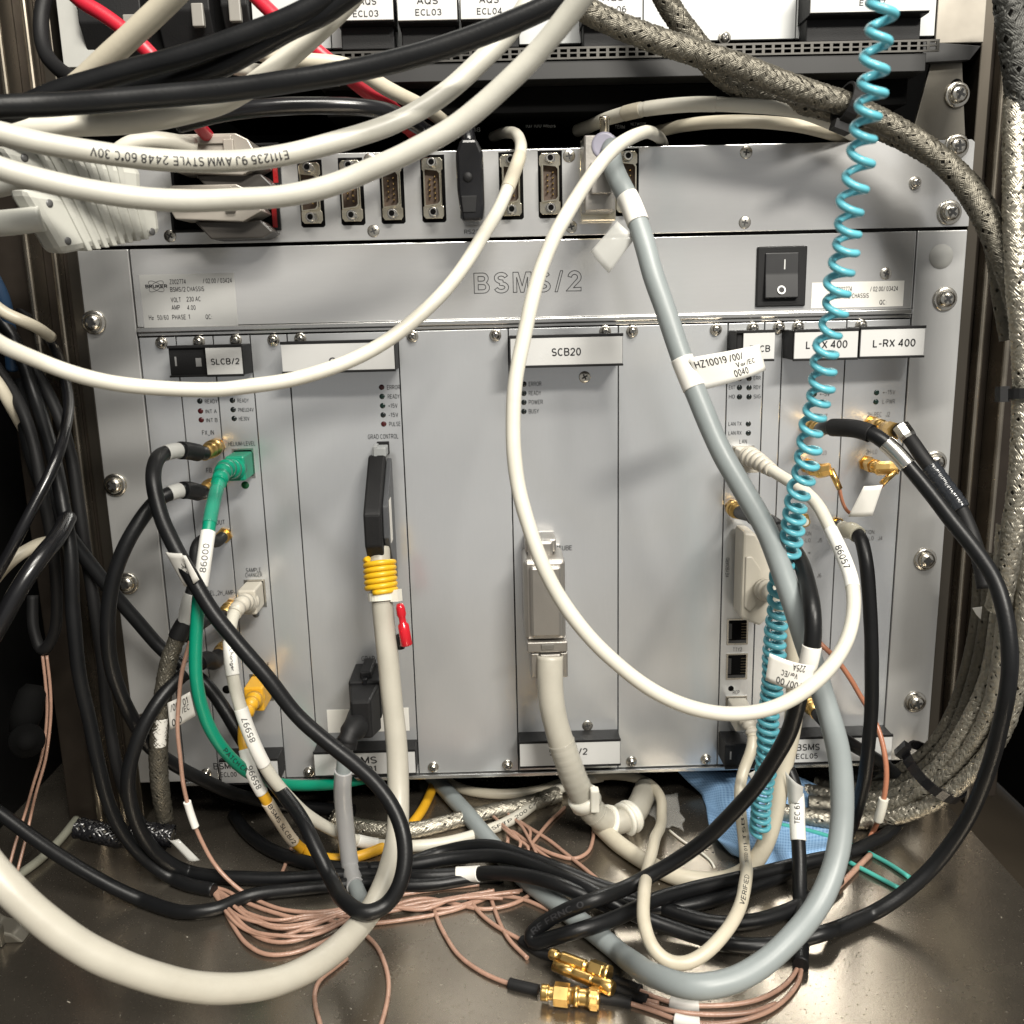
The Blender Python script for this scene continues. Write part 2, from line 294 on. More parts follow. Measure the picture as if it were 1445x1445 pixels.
# ------------------------------------------------------------------ lettering: a plain stroke alphabet, capital height 1
def _a(cx, cy, rx, ry, a0, a1, n=7): return [(cx + rx * math.cos(rad(a0 + (a1 - a0) * i / n)), cy + ry * math.sin(rad(a0 + (a1 - a0) * i / n))) for i in range(n + 1)]
_O = _a(.34, .5, .34, .5, 90, 450, 18)
GL = {
 'A': (.72, [[(0, 0), (.36, 1), (.72, 0)], [(.13, .34), (.59, .34)]]),
 'B': (.62, [[(0, 0), (0, 1), (.36, 1)] + _a(.36, .765, .24, .235, 90, -90) + [(0, .53)], [(.36, .53)] + _a(.36, .265, .27, .265, 90, -90) + [(0, 0)]]),
 'C': (.66, [_a(.36, .5, .36, .5, 48, 312, 14)]),
 'D': (.66, [[(0, 0), (0, 1), (.28, 1)] + _a(.28, .5, .38, .5, 90, -90, 10) + [(0, 0)]]),
 'E': (.56, [[(.56, 1), (0, 1), (0, 0), (.56, 0)], [(0, .52), (.5, .52)]]), 'F': (.54, [[(.54, 1), (0, 1), (0, 0)], [(0, .52), (.48, .52)]]),
 'G': (.70, [_a(.36, .5, .36, .5, 50, 350, 14) + [(.71, .46), (.40, .46)]]), 'H': (.62, [[(0, 0), (0, 1)], [(.62, 0), (.62, 1)], [(0, .52), (.62, .52)]]),
 'I': (.06, [[(.03, 0), (.03, 1)]]), 'J': (.46, [[(.46, 1), (.46, .25)] + _a(.23, .24, .23, .24, 0, -180)]), 'K': (.62, [[(0, 0), (0, 1)], [(.60, 1), (0, .40)], [(.20, .58), (.64, 0)]]),
 'L': (.50, [[(0, 1), (0, 0), (.50, 0)]]), 'M': (.76, [[(0, 0), (0, 1), (.38, .1), (.76, 1), (.76, 0)]]), 'N': (.62, [[(0, 0), (0, 1), (.62, 0), (.62, 1)]]),
 'O': (.68, [_O]), 'P': (.60, [[(0, 0), (0, 1), (.34, 1)] + _a(.34, .73, .26, .27, 90, -90) + [(0, .46)]]), 'Q': (.68, [_O, [(.42, .22), (.68, -.04)]]),
 'R': (.62, [[(0, 0), (0, 1), (.34, 1)] + _a(.34, .745, .26, .255, 90, -90) + [(0, .49)], [(.34, .49), (.62, 0)]]),
 'S': (.60, [_a(.30, .745, .28, .255, 30, 270, 10) + _a(.30, .245, .30, .245, 90, -150, 10)]), 'T': (.60, [[(0, 1), (.60, 1)], [(.30, 1), (.30, 0)]]),
 'U': (.62, [[(0, 1), (0, .3)] + _a(.31, .3, .31, .3, 180, 360, 10) + [(.62, 1)]]), 'V': (.66, [[(0, 1), (.33, 0), (.66, 1)]]), 'W': (.94, [[(0, 1), (.22, 0), (.47, .95), (.72, 0), (.94, 1)]]),
 'X': (.64, [[(0, 0), (.64, 1)], [(0, 1), (.64, 0)]]), 'Y': (.64, [[(0, 1), (.32, .45), (.64, 1)], [(.32, .45), (.32, 0)]]), 'Z': (.60, [[(0, 1), (.60, 1), (0, 0), (.60, 0)]]),
 '0': (.56, [_a(.28, .5, .28, .5, 90, 450, 16)]), '1': (.30, [[(0, .78), (.22, 1), (.22, 0)]]), '2': (.56, [_a(.28, .72, .27, .28, 170, -30, 9) + [(0, 0), (.56, 0)]]),
 '3': (.56, [_a(.28, .76, .25, .24, 160, -90, 9) , _a(.28, .26, .28, .26, 90, -160, 9)]), '4': (.60, [[(.44, 0), (.44, 1), (0, .28), (.60, .28)]]),
 '5': (.56, [[(.50, 1), (.08, 1), (.04, .52)] + _a(.27, .32, .29, .32, 130, -150, 10)]), '6': (.56, [_a(.34, .60, .33, .40, 70, 180, 6) + _a(.28, .30, .27, .30, 180, 540, 14)]),
 '7': (.54, [[(0, 1), (.54, 1), (.18, 0)]]), '8': (.56, [_a(.28, .76, .24, .24, 270, 630, 12), _a(.28, .26, .28, .26, 90, 450, 12)]), '9': (.56, [_a(.22, .40, .33, .40, 250, 360, 6) + _a(.28, .70, .27, .30, 0, 360, 14)]),
 '/': (.40, [[(0, -.05), (.40, 1.05)]]), '-': (.36, [[(0, .42), (.36, .42)]]), '+': (.50, [[(0, .45), (.50, .45)], [(.25, .20), (.25, .70)]]), '_': (.50, [[(0, -.12), (.50, -.12)]]),
 '.': (.08, [[(.04, 0), (.04, .10)]]), ',': (.08, [[(.06, .1), (.02, -.12)]]), ':': (.08, [[(.04, 0), (.04, .10)], [(.04, .5), (.04, .60)]]), '°': (.24, [_a(.12, .88, .12, .12, 0, 360, 8)]),
 'a': (.50, [_a(.24, .24, .24, .24, 0, 360, 12), [(.48, .48), (.48, 0)]]), 'b': (.50, [[(0, 1), (0, 0)], _a(.25, .25, .25, .25, 0, 360, 12)]), 'e': (.50, [[(0, .26), (.50, .26)] + _a(.25, .25, .25, .25, 5, 320, 12)]),
 'g': (.50, [_a(.25, .25, .25, .25, 0, 360, 12), [(.50, .50), (.50, -.1)] + _a(.25, -.1, .25, .17, 0, -160, 6)]), 'h': (.46, [[(0, 1), (0, 0)], [(0, .28)] + _a(.23, .28, .23, .22, 180, 0, 6) + [(.46, 0)]]),
 'l': (.06, [[(.03, 1), (.03, 0)]]), 'n': (.46, [[(0, .5), (0, 0)], [(0, .28)] + _a(.23, .28, .23, .22, 180, 0, 6) + [(.46, 0)]]), 'p': (.50, [[(0, .5), (0, -.28)], _a(.25, .25, .25, .25, 0, 360, 12)]),
 'r': (.28, [[(0, .5), (0, 0)], [(0, .28)] + _a(.24, .28, .24, .22, 180, 80, 4)]), 's': (.40, [_a(.20, .375, .18, .125, 30, 270, 7) + _a(.20, .125, .20, .125, 90, -150, 7)]),
 'u': (.46, [[(0, .5), (0, .22)] + _a(.23, .22, .23, .22, 180, 360, 6) + [(.46, .5)], [(.46, .5), (.46, 0)]]), 'z': (.42, [[(0, .5), (.42, .5), (0, 0), (.42, 0)]]),
}
def ribbon(pts, w, closed=False):
    """left and right edges of a pen stroke of width w, mitred"""
    q = [Vector((p[0], p[1])) for p in pts]; n = len(q); Lf = []; Rt = []
    for i in range(n):
        a = (q[i] - q[i - 1]).normalized() if (i > 0 or closed) else None
        b = (q[(i + 1) % n] - q[i]).normalized() if (i < n - 1 or closed) else None
        a = a if a is not None and a.length > 0 else b; b = b if b is not None and b.length > 0 else a
        t = (a + b); t = t.normalized() if t.length > 1e-4 else a
        nn = Vector((-t.y, t.x)); c = max(0.45, nn.dot(Vector((-a.y, a.x))))
        Lf.append(q[i] + nn * w / 2 / c); Rt.append(q[i] - nn * w / 2 / c)
    return Lf, Rt
def pen(st, w):
    """break a stroke at sharp corners (squared ends) and cut long runs into short ones"""
    q = [Vector((p[0], p[1])) for p in st]; parts = [[q[0]]]
    for i in range(1, len(q)):
        if len(parts[-1]) > 1 and (q[i] - q[i - 1]).length > 1e-6:
            a = (parts[-1][-1] - parts[-1][-2]).normalized(); b = (q[i] - q[i - 1]).normalized()
            if a.dot(b) < 0.5: parts.append([q[i - 1]])
        if (q[i] - parts[-1][-1]).length > 1e-6: parts[-1].append(q[i])
    out = []
    for k, p in enumerate(parts):
        if len(p) < 2: continue
        if k > 0: p[0] = p[0] - (p[1] - p[0]).normalized() * w * 0.4
        if k < len(parts) - 1: p[-1] = p[-1] + (p[-1] - p[-2]).normalized() * w * 0.4
        r = [p[0]]
        for i in range(1, len(p)):
            n = max(1, int((p[i] - p[i - 1]).length / 0.16))
            for j in range(1, n + 1): r.append(p[i - 1].lerp(p[i], j / n))
        out.append([(v.x, v.y) for v in r])
    return out
TXT = {}
def text_geo(s, bold=0.0):
    if (s, bold) in TXT: return TXT[(s, bold)]
    vs = []; fs = []; x = 0.0; w = 0.14 + bold * 3
    for chx in s:
        if chx == ' ': x += 0.36; continue
        gw, strokes = GL[chx]
        for st in [q_ for s_ in strokes for q_ in pen(s_, w)]:
            Lf, Rt = ribbon(st, w); k = len(vs)
            for l_, r_ in zip(Lf, Rt): vs += [((l_.x + x) * 0.72, l_.y * 0.72, 0), ((r_.x + x) * 0.72, r_.y * 0.72, 0)]
            for i in range(len(st) - 1): fs.append([k + 2 * i, k + 2 * i + 1, k + 2 * i + 3, k + 2 * i + 2])
        x += gw + 0.20 + w * 0.5
    x0 = min(v[0] for v in vs); x1 = max(v[0] for v in vs); y0 = min(v[1] for v in vs); y1 = max(v[1] for v in vs)
    TXT[(s, bold)] = (vs, fs, x0, x1, y0, y1); return TXT[(s, bold)]
def ptext(parent, s, u0, u1, v, hpx, d=0.15, m=None, bold=0.0, name='printed_text', vert=False, mb=None):
    """letters on a plane parallel to the panel: from pixel u0 to u1 around row v, capital height hpx"""
    vs, fs, x0, x1, y0, y1 = text_geo(s, bold)
    if vert: a, b = P(v, u0, d), P(v, u1, d); Lw = abs(b.z - a.z); sc = 1 / (Lw / (x1 - x0))
    else: a, b = P(u0, v, d), P(u1, v, d); Lw = b.x - a.x
    mid = (a + b) / 2
    hmm = abs(P(u0, v - hpx / 2, d).z - P(u0, v + hpx / 2, d).z) if not vert else hpx
    kx = Lw / (x1 - x0); ky = hmm / 0.72
    pts = []
    for (x, y, z) in vs:
        X = (x - (x0 + x1) / 2) * kx; Y = (y - 0.36) * ky
        pts.append((mid.x + X, -d, mid.z + Y) if not vert else (mid.x - Y, -d, mid.z + X))
    if mb is not None: mb.add(pts, fs); return mb
    q = MB(); q.add(pts, fs)
    return q.build(name, m or INK, parent)

# ------------------------------------------------------------------ cables
class Path: pass
def spline(pts, step=2.5, r=3.0, clamp=True, smooth=2):
    """pts: (u, v, d) pixel and stand-off triples; a chord-length cubic through them, sampled every `step` mm in space"""
    p = [Vector(q) for q in pts]
    w = [P(q.x, q.y, q.z) for q in p]
    n = len(w); t = [0.0]
    for i in range(1, n): t.append(t[-1] + max(1e-3, (w[i] - w[i - 1]).length ** 0.75))
    tan = []
    for i in range(n):
        if i == 0: tan.append((w[1] - w[0]) / (t[1] - t[0]))
        elif i == n - 1: tan.append((w[-1] - w[-2]) / (t[-1] - t[-2]))
        else:
            h0, h1 = t[i] - t[i - 1], t[i + 1] - t[i]
            tan.append(((w[i] - w[i - 1]) / h0 * h1 + (w[i + 1] - w[i]) / h1 * h0) / (h0 + h1))
    out = []
    for i in range(n - 1):
        h = t[i + 1] - t[i]; L = (w[i + 1] - w[i]).length; k = max(2, int(L / 0.8))
        for j in range(k):
            s = j / k; s2, s3 = s * s, s * s * s
            out.append(w[i] * (2 * s3 - 3 * s2 + 1) + tan[i] * h * (s3 - 2 * s2 + s) + w[i + 1] * (-2 * s3 + 3 * s2) + tan[i + 1] * h * (s3 - s2))
    out.append(w[-1])
    if clamp:
        for i, q in enumerate(out):
            if q.z < r:
                a = CAMP; k = (r - a.z) / (q.z - a.z); out[i] = a + (q - a) * k
    # resample
    res = [out[0]]; acc = 0.0
    for i in range(1, len(out)):
        seg = (out[i] - out[i - 1]).length; pos = 0.0
        while acc + (seg - pos) >= step:
            pos += step - acc; res.append(out[i - 1].lerp(out[i], pos / seg)); acc = 0.0
        acc += seg - pos
    if (res[-1] - out[-1]).length > step * 0.4: res.append(out[-1])
    else: res[-1] = out[-1]
    for _ in range(smooth):
        q = res[:]
        for i in range(1, len(res) - 1): q[i] = res[i] * 0.5 + (res[i - 1] + res[i + 1]) * 0.25
        res = q
    return res
def frames(pts):
    n = len(pts); T = []
    for i in range(n):
        d = pts[min(i + 1, n - 1)] - pts[max(i - 1, 0)]
        T.append(d.normalized() if d.length > 1e-9 else Vector((0, 0, 1)))
    A = [T[0].orthogonal().normalized()]
    for i in range(1, n):
        a = A[-1] - T[i] * A[-1].dot(T[i])
        A.append(a.normalized() if a.length > 1e-6 else T[i].orthogonal().normalized())
    return T, A
def tube(mb, pts, rfun, n=14, mi=0, T=None, A=None, sq=None, smooth=True, phase=0.0):
    """sweep round (or squared, sq(i) -> (rx, ry, power)) section along points"""
    if T is None: T, A = frames(pts)
    vs = []
    for i, p in enumerate(pts):
        B = T[i].cross(A[i]); r = rfun(i) if callable(rfun) else rfun
        for k in range(n):
            a = 2 * math.pi * k / n + phase; vs.append(p + (A[i] * math.cos(a) + B * math.sin(a)) * r)
    fs = []
    for i in range(len(pts) - 1):
        for k in range(n): fs.append((i * n + k, i * n + (k + 1) % n, (i + 1) * n + (k + 1) % n, (i + 1) * n + k))
    k0 = len(mb.v); mb.add(vs, fs, mi, smooth)
    mb.f.append([k0 + k for k in range(n)][::-1]); mb.mi.append(mi); mb.sm.append(False)
    k1 = k0 + (len(pts) - 1) * n
    mb.f.append([k1 + k for k in range(n)]); mb.mi.append(mi); mb.sm.append(False)
    return mb
CABLES = {}
def cable(name, label, pts, dia, m, cat='cable', group=None, n=16, step=2.2, parent=None, clamp=True, wob=0.22, key=None):
    r = dia / 2
    path = spline(pts, step, r, clamp)
    if wob:
        ph = [random.uniform(0, 6.28) for _ in range(6)]
        k = len(path)
        for i in range(k):
            e = min(1, i / 8, (k - 1 - i) / 8)
            path[i] = path[i] + Vector((math.sin(i * 0.11 + ph[0]) + 0.5 * math.sin(i * 0.31 + ph[1]), math.sin(i * 0.13 + ph[2]), math.sin(i * 0.12 + ph[3]) + 0.5 * math.sin(i * 0.27 + ph[4]))) * wob * e
            if path[i].z < r: path[i].z = r
    mb = MB(); T, A = frames(path)
    j1, j2 = random.uniform(0, 6), random.uniform(0, 6)
    tube(mb, path, lambda i: r * (1 + 0.010 * math.sin(i * 0.23 + j1) + 0.008 * math.sin(i * 0.61 + j2)), n, 0, T, A)
    o = mb.build(name, m, parent)
    if parent is None: tag(o, label, cat, group)
    c = Path(); c.o, c.p, c.T, c.A, c.r, c.step = o, path, T, A, r, step
    c.px = [pj(q) for q in path]
    return c
def at_i(c, uv):
    return min(range(len(c.p)), key=lambda i: (c.px[i][0] - uv[0]) ** 2 + (c.px[i][1] - uv[1]) ** 2)
def seg(c, a, b):
    """finely sampled stretch of a cable between two pixel spots (or indices)"""
    i = a if isinstance(a, int) else at_i(c, a); j = b if isinstance(b, int) else at_i(c, b)
    if i < 0: i += len(c.p)
    if j < 0: j += len(c.p)
    rev = i > j
    if rev: i, j = j, i
    if i == j: j = min(len(c.p) - 1, i + 1); i = max(0, j - 1)
    pts = []
    for k in range(i, j):
        for q in range(4): pts.append(c.p[k].lerp(c.p[k + 1], q / 4))
    pts.append(c.p[j])
    q = pts[:]
    for _ in range(3):
        pts = q[:]
        for k in range(1, len(pts) - 1): q[k] = pts[k] * 0.5 + (pts[k - 1] + pts[k + 1]) * 0.25
    return q[::-1] if rev else q
def sleeve(c, a, b, m, grow=0.35, name='label_sleeve', n=18, label=None, prof=None, parent=None, sides=None, jit=0.0):
    """a sleeve, boot or connector body around a cable; prof: list of (t 0..1, radius mm)"""
    pts = seg(c, a, b)
    if prof:
        L = [0.0]
        for i in range(1, len(pts)): L.append(L[-1] + (pts[i] - pts[i - 1]).length)
        tot = L[-1]; q = []; rr = []
        for t, r in prof:
            s = t * tot; k = 0
            while k < len(L) - 2 and L[k + 1] < s: k += 1
            f = (s - L[k]) / max(1e-9, L[k + 1] - L[k]); q.append(pts[k].lerp(pts[k + 1], min(1, max(0, f)))); rr.append(r)
        T0, A0 = frames(pts); T = []; A = []
        for t, r in prof:
            k = min(len(pts) - 1, int(t * (len(pts) - 1))); T.append(T0[k]); A.append(A0[k])
        mb = MB(); tube(mb, q, lambda i: rr[i], sides or n, 0, T, A, smooth=(sides is None))
    else:
        mb = MB(); R0 = c.r + grow; s1, s2 = random.uniform(0, 6), random.uniform(0, 6)
        tube(mb, pts, lambda i: R0 * (1 + jit * math.sin(i * 0.7 + s1) + jit * math.sin(i * 1.9 + s2)), n)
    o = mb.build(name, m, parent or c.o)
    if label: o['label'] = label
    return o
def boot(c, a, b, r0, r1, ribs, m, name='plug_boot', depth=0.22):
    prof = []
    for i in range(ribs):
        ta, tb = i / ribs, (i + 1) / ribs
        for q, dd in ((0.0, 1), (0.55, 1), (0.62, 1 - depth), (0.93, 1 - depth)):
            t = ta + (tb - ta) * q; prof.append((t, (r0 + (r1 - r0) * t) * dd))
    prof.append((1.0, r1))
    return sleeve(c, a, b, m, prof=prof, name=name, n=18)
def ctext(c, s, a, b, hmm, m=INK, flip=False, grow=0.06, side=0.0, name='printed_text', bold=0.01, parent=None):
    """letters wrapped on a cable from pixel spot a to pixel spot b, turned to face the room"""
    pts = seg(c, a, b)
    T, _ = frames(pts); L = [0.0]
    for i in range(1, len(pts)): L.append(L[-1] + (pts[i] - pts[i - 1]).length)
    tot = L[-1]
    vs, fs, x0, x1, y0, y1 = text_geo(s, bold)
    R0 = c.r + grow; out = []
    for (x, y, z) in vs:
        sx = (x - x0) / (x1 - x0) * tot; k = 0
        lo, hi = 0, len(L) - 2
        while lo < hi:
            md = (lo + hi + 1) // 2
            if L[md] <= sx: lo = md
            else: hi = md - 1
        k = lo; f = (sx - L[k]) / max(1e-9, L[k + 1] - L[k]); q = pts[k].lerp(pts[k + 1], min(1, max(0, f)))
        t = T[k].lerp(T[k + 1], min(1, max(0, f))).normalized()
        nrm = (CAMP - q); nrm = (nrm - t * nrm.dot(t)).normalized(); yv = nrm.cross(t)
        ang = ((y - 0.36) / 0.72 * hmm + side) / R0
        out.append(q + (nrm * math.cos(ang) + yv * math.sin(ang)) * R0)
    mb = MB(); mb.add(out, fs); return mb.build(name, m, parent or c.o)
def braid(name, label, pts, dia, m, group=None, nst=9, pitch=7.5, parent=None, flat=1.0, cat='braided cable', clamp=True, wires=2):
    r = dia / 2; path = spline(pts, 1.3, r, clamp)
    ph = [random.uniform(0, 6.28) for _ in range(4)]
    for i in range(len(path)):
        path[i] = path[i] + Vector((math.sin(i * 0.06 + ph[0]), math.sin(i * 0.05 + ph[1]), math.sin(i * 0.07 + ph[2]))) * 0.7
        if path[i].z < r: path[i].z = r
    T, A = frames(path); mb = MB(); tube(mb, path[::2] + ([path[-1]] if (len(path) - 1) % 2 else []), r * 0.82, 12, 1)
    lead = pitch * r; w = 2 * math.pi * r / nst / (2 * wires) * 0.95; j = random.uniform(0, 6)
    for fam in (1, -1):
        for k in range(nst):
            for wi in range(wires):
                off = (wi - (wires - 1) / 2) * 1.9 * w / r
                vs = []; M = len(path)
                for i, p in enumerate(path):
                    s = i * 1.3; B = T[i].cross(A[i])
                    th = fam * 2 * math.pi * s / lead + 2 * math.pi * k / nst + off + 0.16 * math.sin(s * 0.11 + k * 1.9 + j) + 0.10 * math.sin(s * 0.37 + k * 3.1)
                    wv = math.sin((2 * math.pi * s / lead * nst) + (k * math.pi if fam > 0 else k * math.pi + math.pi) + 0.6 * math.sin(s * 0.05 + k))
                    rr = r * (1 + 0.06 * wv * fam + 0.02 * math.sin(s * 0.21 + j + k) + 0.05 * math.sin(s * 0.045 + j))
                    nr = A[i] * math.cos(th) + B * math.sin(th); tg = (-A[i] * math.sin(th) + B * math.cos(th))
                    c0 = p + (A[i] * math.cos(th) * 1.10 + B * math.sin(th) * 0.90) * rr
                    vs += [c0 - tg * w, c0 + nr * w * 0.75, c0 + tg * w]
                fs = []
                for i in range(M - 1):
                    for q in range(2): fs.append((i * 3 + q, i * 3 + q + 1, (i + 1) * 3 + q + 1, (i + 1) * 3 + q))
                mb.add(vs, fs, 0, True)
    me_o = mb.build(name, [m, mat('braid_core', (0.07, 0.064, 0.052), 0.5, metal=0.4)], parent)
    if parent is None: tag(me_o, label, cat, group)
    c = Path(); c.o, c.p, c.T, c.A, c.r, c.step = me_o, path, T, A, r, 1.3; c.px = [pj(q) for q in path]
    return c
def zip_tie(c, uv, m, name='zip_tie', label=None, wmm=3.6, head=True, grow=0.5, top=False, R=None, hs=1):
    """a strap round a cable (or bundle of radius R) with its square head and cut tail"""
    i = at_i(c, uv); p, t = c.p[i], c.T[i]; R = R or (c.r + grow)
    nrm = CAMP - p; nrm = (nrm - t * nrm.dot(t)).normalized(); b = t.cross(nrm)
    mb = MB(); n = 24; vs = []
    for k in range(n):
        a = 2 * math.pi * k / n; e = nrm * math.cos(a) + b * math.sin(a)
        vs += [p + e * R - t * wmm / 2, p + e * (R + 1.1) - t * wmm / 2, p + e * (R + 1.1) + t * wmm / 2, p + e * R + t * wmm / 2]
    fs = []
    for k in range(n):
        j = (k + 1) % n
        for q in range(4): fs.append((k * 4 + q, k * 4 + (q + 1) % 4, j * 4 + (q + 1) % 4, j * 4 + q))
    mb.add(vs, fs)
    if head:
        e = (nrm * 0.45 + b * 0.9 * hs).normalized(); s = e.cross(t); h = p + e * (R + 2.2)
        q = [h + e * (x * 2.2) + t * (y * wmm * 0.75) + s * (z * 2.8) for x in (-1, 1) for y in (-1, 1) for z in (-1, 1)]
        mb.add(q, [(0, 1, 3, 2), (4, 6, 7, 5), (0, 4, 5, 1), (2, 3, 7, 6), (0, 2, 6, 4), (1, 5, 7, 3)])
    if top:
        o = mb.build(name, m); return o
    o = mb.build(name, m, c.o)
    if label: o['label'] = label
    return o
def sheet(name, corners, m, parent=None, bulge=0.0, nu=10, nv=6, thick=0.18, texts=(), ink=None, crumple=0.0, curl=0.0):
    """a thin bent flag through four (u, v, d) corners, top-left clockwise, with its printing"""
    a, b, c, d = [P(*q) for q in corners]
    nrm = (b - a).cross(d - a).normalized()
    if nrm.dot(CAMP - a) < 0: nrm = -nrm
    def S(s, t):
        p = (a.lerp(b, s)).lerp(d.lerp(c, s), t)
        return p + nrm * (bulge * math.sin(math.pi * s) + curl * s * s)
    mb = MB(); rnd = [[random.uniform(-1, 1) * crumple for _ in range(nu + 1)] for _ in range(nv + 1)]
    top = [S(i / nu, j / nv) + nrm * rnd[j][i] for j in range(nv + 1) for i in range(nu + 1)]
    bot = [p - nrm * thick for p in top]; K = len(top); fs = []
    for j in range(nv):
        for i in range(nu):
            q = j * (nu + 1) + i; fs.append((q, q + 1, q + nu + 2, q + nu + 1)); fs.append((K + q, K + q + nu + 1, K + q + nu + 2, K + q + 1))
    edge = [i for i in range(nu + 1)] + [(j + 1) * (nu + 1) - 1 for j in range(1, nv + 1)] + [nv * (nu + 1) + i for i in range(nu - 1, -1, -1)] + [j * (nu + 1) for j in range(nv - 1, 0, -1)]
    for i in range(len(edge)): q, w = edge[i], edge[(i + 1) % len(edge)]; fs.append((q, w, K + w, K + q))
    mb.add(top + bot, fs, 0, True)
    o = mb.build(name, m, parent)
    for tx in texts:
        s, s0, s1, tc, th = tx[:5]; rot = tx[5] if len(tx) > 5 else 0
        vs, f2, x0, x1, y0, y1 = text_geo(s, 0.012); out = []
        for (x, y, z) in vs:
            su = (x - x0) / (x1 - x0); tv = (y - 0.36) / 0.72
            if rot == 2: su, tv = 1 - su, -tv
            out.append(S(s0 + su * (s1 - s0), tc - tv * th) + nrm * 0.09)
        q = MB(); q.add(out, f2); q.build('printed_text', ink or INK, o if (parent is None or parent.parent is None) else parent)
    return o

# ================================================================== THE SETTING
def struct(mb, name, m): return tag(mb.build(name, m), None, kind='structure')
s = MB(); s.box(-700, 254, -420, 420, -3, 0); struct(s, 'floor', SHELF)
s = MB(); s.box(-700, 900, -420, 420, -130, -124); struct(s, 'lower_floor', mat('dark_brown_floor', (0.035, 0.028, 0.02), 0.45, var=0.4, vscale=8))
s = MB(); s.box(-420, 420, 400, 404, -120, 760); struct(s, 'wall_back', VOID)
s = MB(); s.box(-334, -330, -330, 400, -3, 900); struct(s, 'wall_left', VOID)  # rack side brought forward to keep room light off the left corner
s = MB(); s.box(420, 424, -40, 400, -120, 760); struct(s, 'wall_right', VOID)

# shared fasteners ---------------------------------------------------
def cross(mb, y, a, w, mi=1):  # raised dark bars; the shade of a cross recess is put into their colour
    mb.box(-a, a, y - 0.04, y + 0.6, -w, w, mi=mi); mb.box(-w, w, y - 0.05, y + 0.6, -a, a, mi=mi)
def screw_mesh(name, rh, hh, rw, wt, cr):
    mb = MB()
    if rw: mb.lathe((0, 0, 0), (0, -1, 0), [(0, rw), (wt * 0.7, rw), (wt, rw * 0.93), (wt, rh)], 22)
    prof = [(wt, rh)] + [(wt + hh * math.sin(a), rh * (0.35 + 0.65 * math.cos(a)) if a > 0.6 else rh) for a in (0.35, 0.6, 0.9, 1.2, 1.45)]
    mb.lathe((0, 0, 0), (0, -1, 0), prof, 22)
    cross(mb, -(wt + hh * 0.995), cr, cr * 0.28)
    return mb.mesh(name, [SCREWM, RECESS_SHADE])
ME_CARD = screw_mesh('panel_screw', 2.55, 2.4, 3.3, 1.0, 1.5)
ME_EAR = screw_mesh('mounting_screw', 4.6, 3.2, 6.6, 1.5, 2.6)
mb = MB(); mb.lathe((0, 0, 0), (0, -1, 0), [(0, 3.3), (0.25, 3.3), (0.5, 2.9), (0.5, 0.2)], 22); cross(mb, -0.52, 1.7, 0.42)
ME_FLAT = mb.mesh('countersunk_screw', [SCREWM, RECESS_SHADE])
mb = MB(); mb.lathe((0, 0, 0), (0, -1, 0), [(0, 1.55), (0.1, 1.55), (0.25, 1.45), (0.5, 1.0), (0.6, 0.1)], 14)
ME_LED = {k: mb.mesh('led', m) for k, m in (('k', LEDK), ('r', LEDR), ('g', LEDG))}
SR = random.Random(3)
def screw(me, parent, u, v, d=0.0, name='screw'):
    p = P(u, v, d); return inst(name, me, parent, p, (0, SR.uniform(0, 1.5), 0))
def led(parent, u, v, k='k'): return inst('led', ME_LED[k], parent, P(u, v, 0))

# rack posts ----------------------------------------------------------
def post(sgn, label):
    r = empty('rack_post', (sgn * 262, 14, 0))
    m = MB(); m.box(sgn * 243.0, sgn * 249.5, 4.5, 30, -2, 720, 0.6); m.build('mounting_flange', POSTM, r)
    for a, b, y in ((253.0, 256.2, 1.0), (265.0, 268.5, -4.0)):
        m = MB(); m.box(sgn * a, sgn * b, y, 30, -2, 720, 1.2); m.build('edge_bead', mat('post_bead', (0.36, 0.32, 0.26), 0.26, metal=0.95, var=0.25), r)
    m = MB(); m.box(sgn * 249.7, sgn * 252.8, 9, 30, -2, 720); m.box(sgn * 256.4, sgn * 264.8, 12, 30, -2, 720); m.box(sgn * 268.7, sgn * 290, 6, 30, -2, 720, 0.8)
    m.build('channel', mat('post_channel', (0.028, 0.022, 0.017), 0.4, metal=0.5, var=0.3), r)
    tag(r, label, 'rack post', 'rack posts beside the chassis'); return r
post(-1, 'dark steel rack post behind the grey chassis ear with three screws showing')
post(1, 'brownish steel rack post beside the thick braided cable bundle')

# ================================================================== INSTRUMENT CHASSIS
HB, HT = Z0, Z0 + 267.2                     # card rows
MT = Z0 + 314.2
ch = empty('instrument_chassis', (0, 120, Z0))
m = MB(); m.box(-211, 211, 6, 260, HB + 1.5, MT - 2); m.build('case', VOID, ch)
for sg in (-1, 1):
    m = MB()
    m.box(sg * 214.0, sg * 241.3, 0, 3.0, HB, MT - 0.6, 0.5)
    e = m.build('mounting_ear', ALUE, ch)
    for (u, v) in ([(133, 455), (163, 684), (180, 823), (205, 1020)] if sg < 0 else [(1333, 422), (1319, 652), (1305, 789), (1291, 990)]):
        screw(ME_EAR, e, u, v, 0.0, 'mounting_screw')
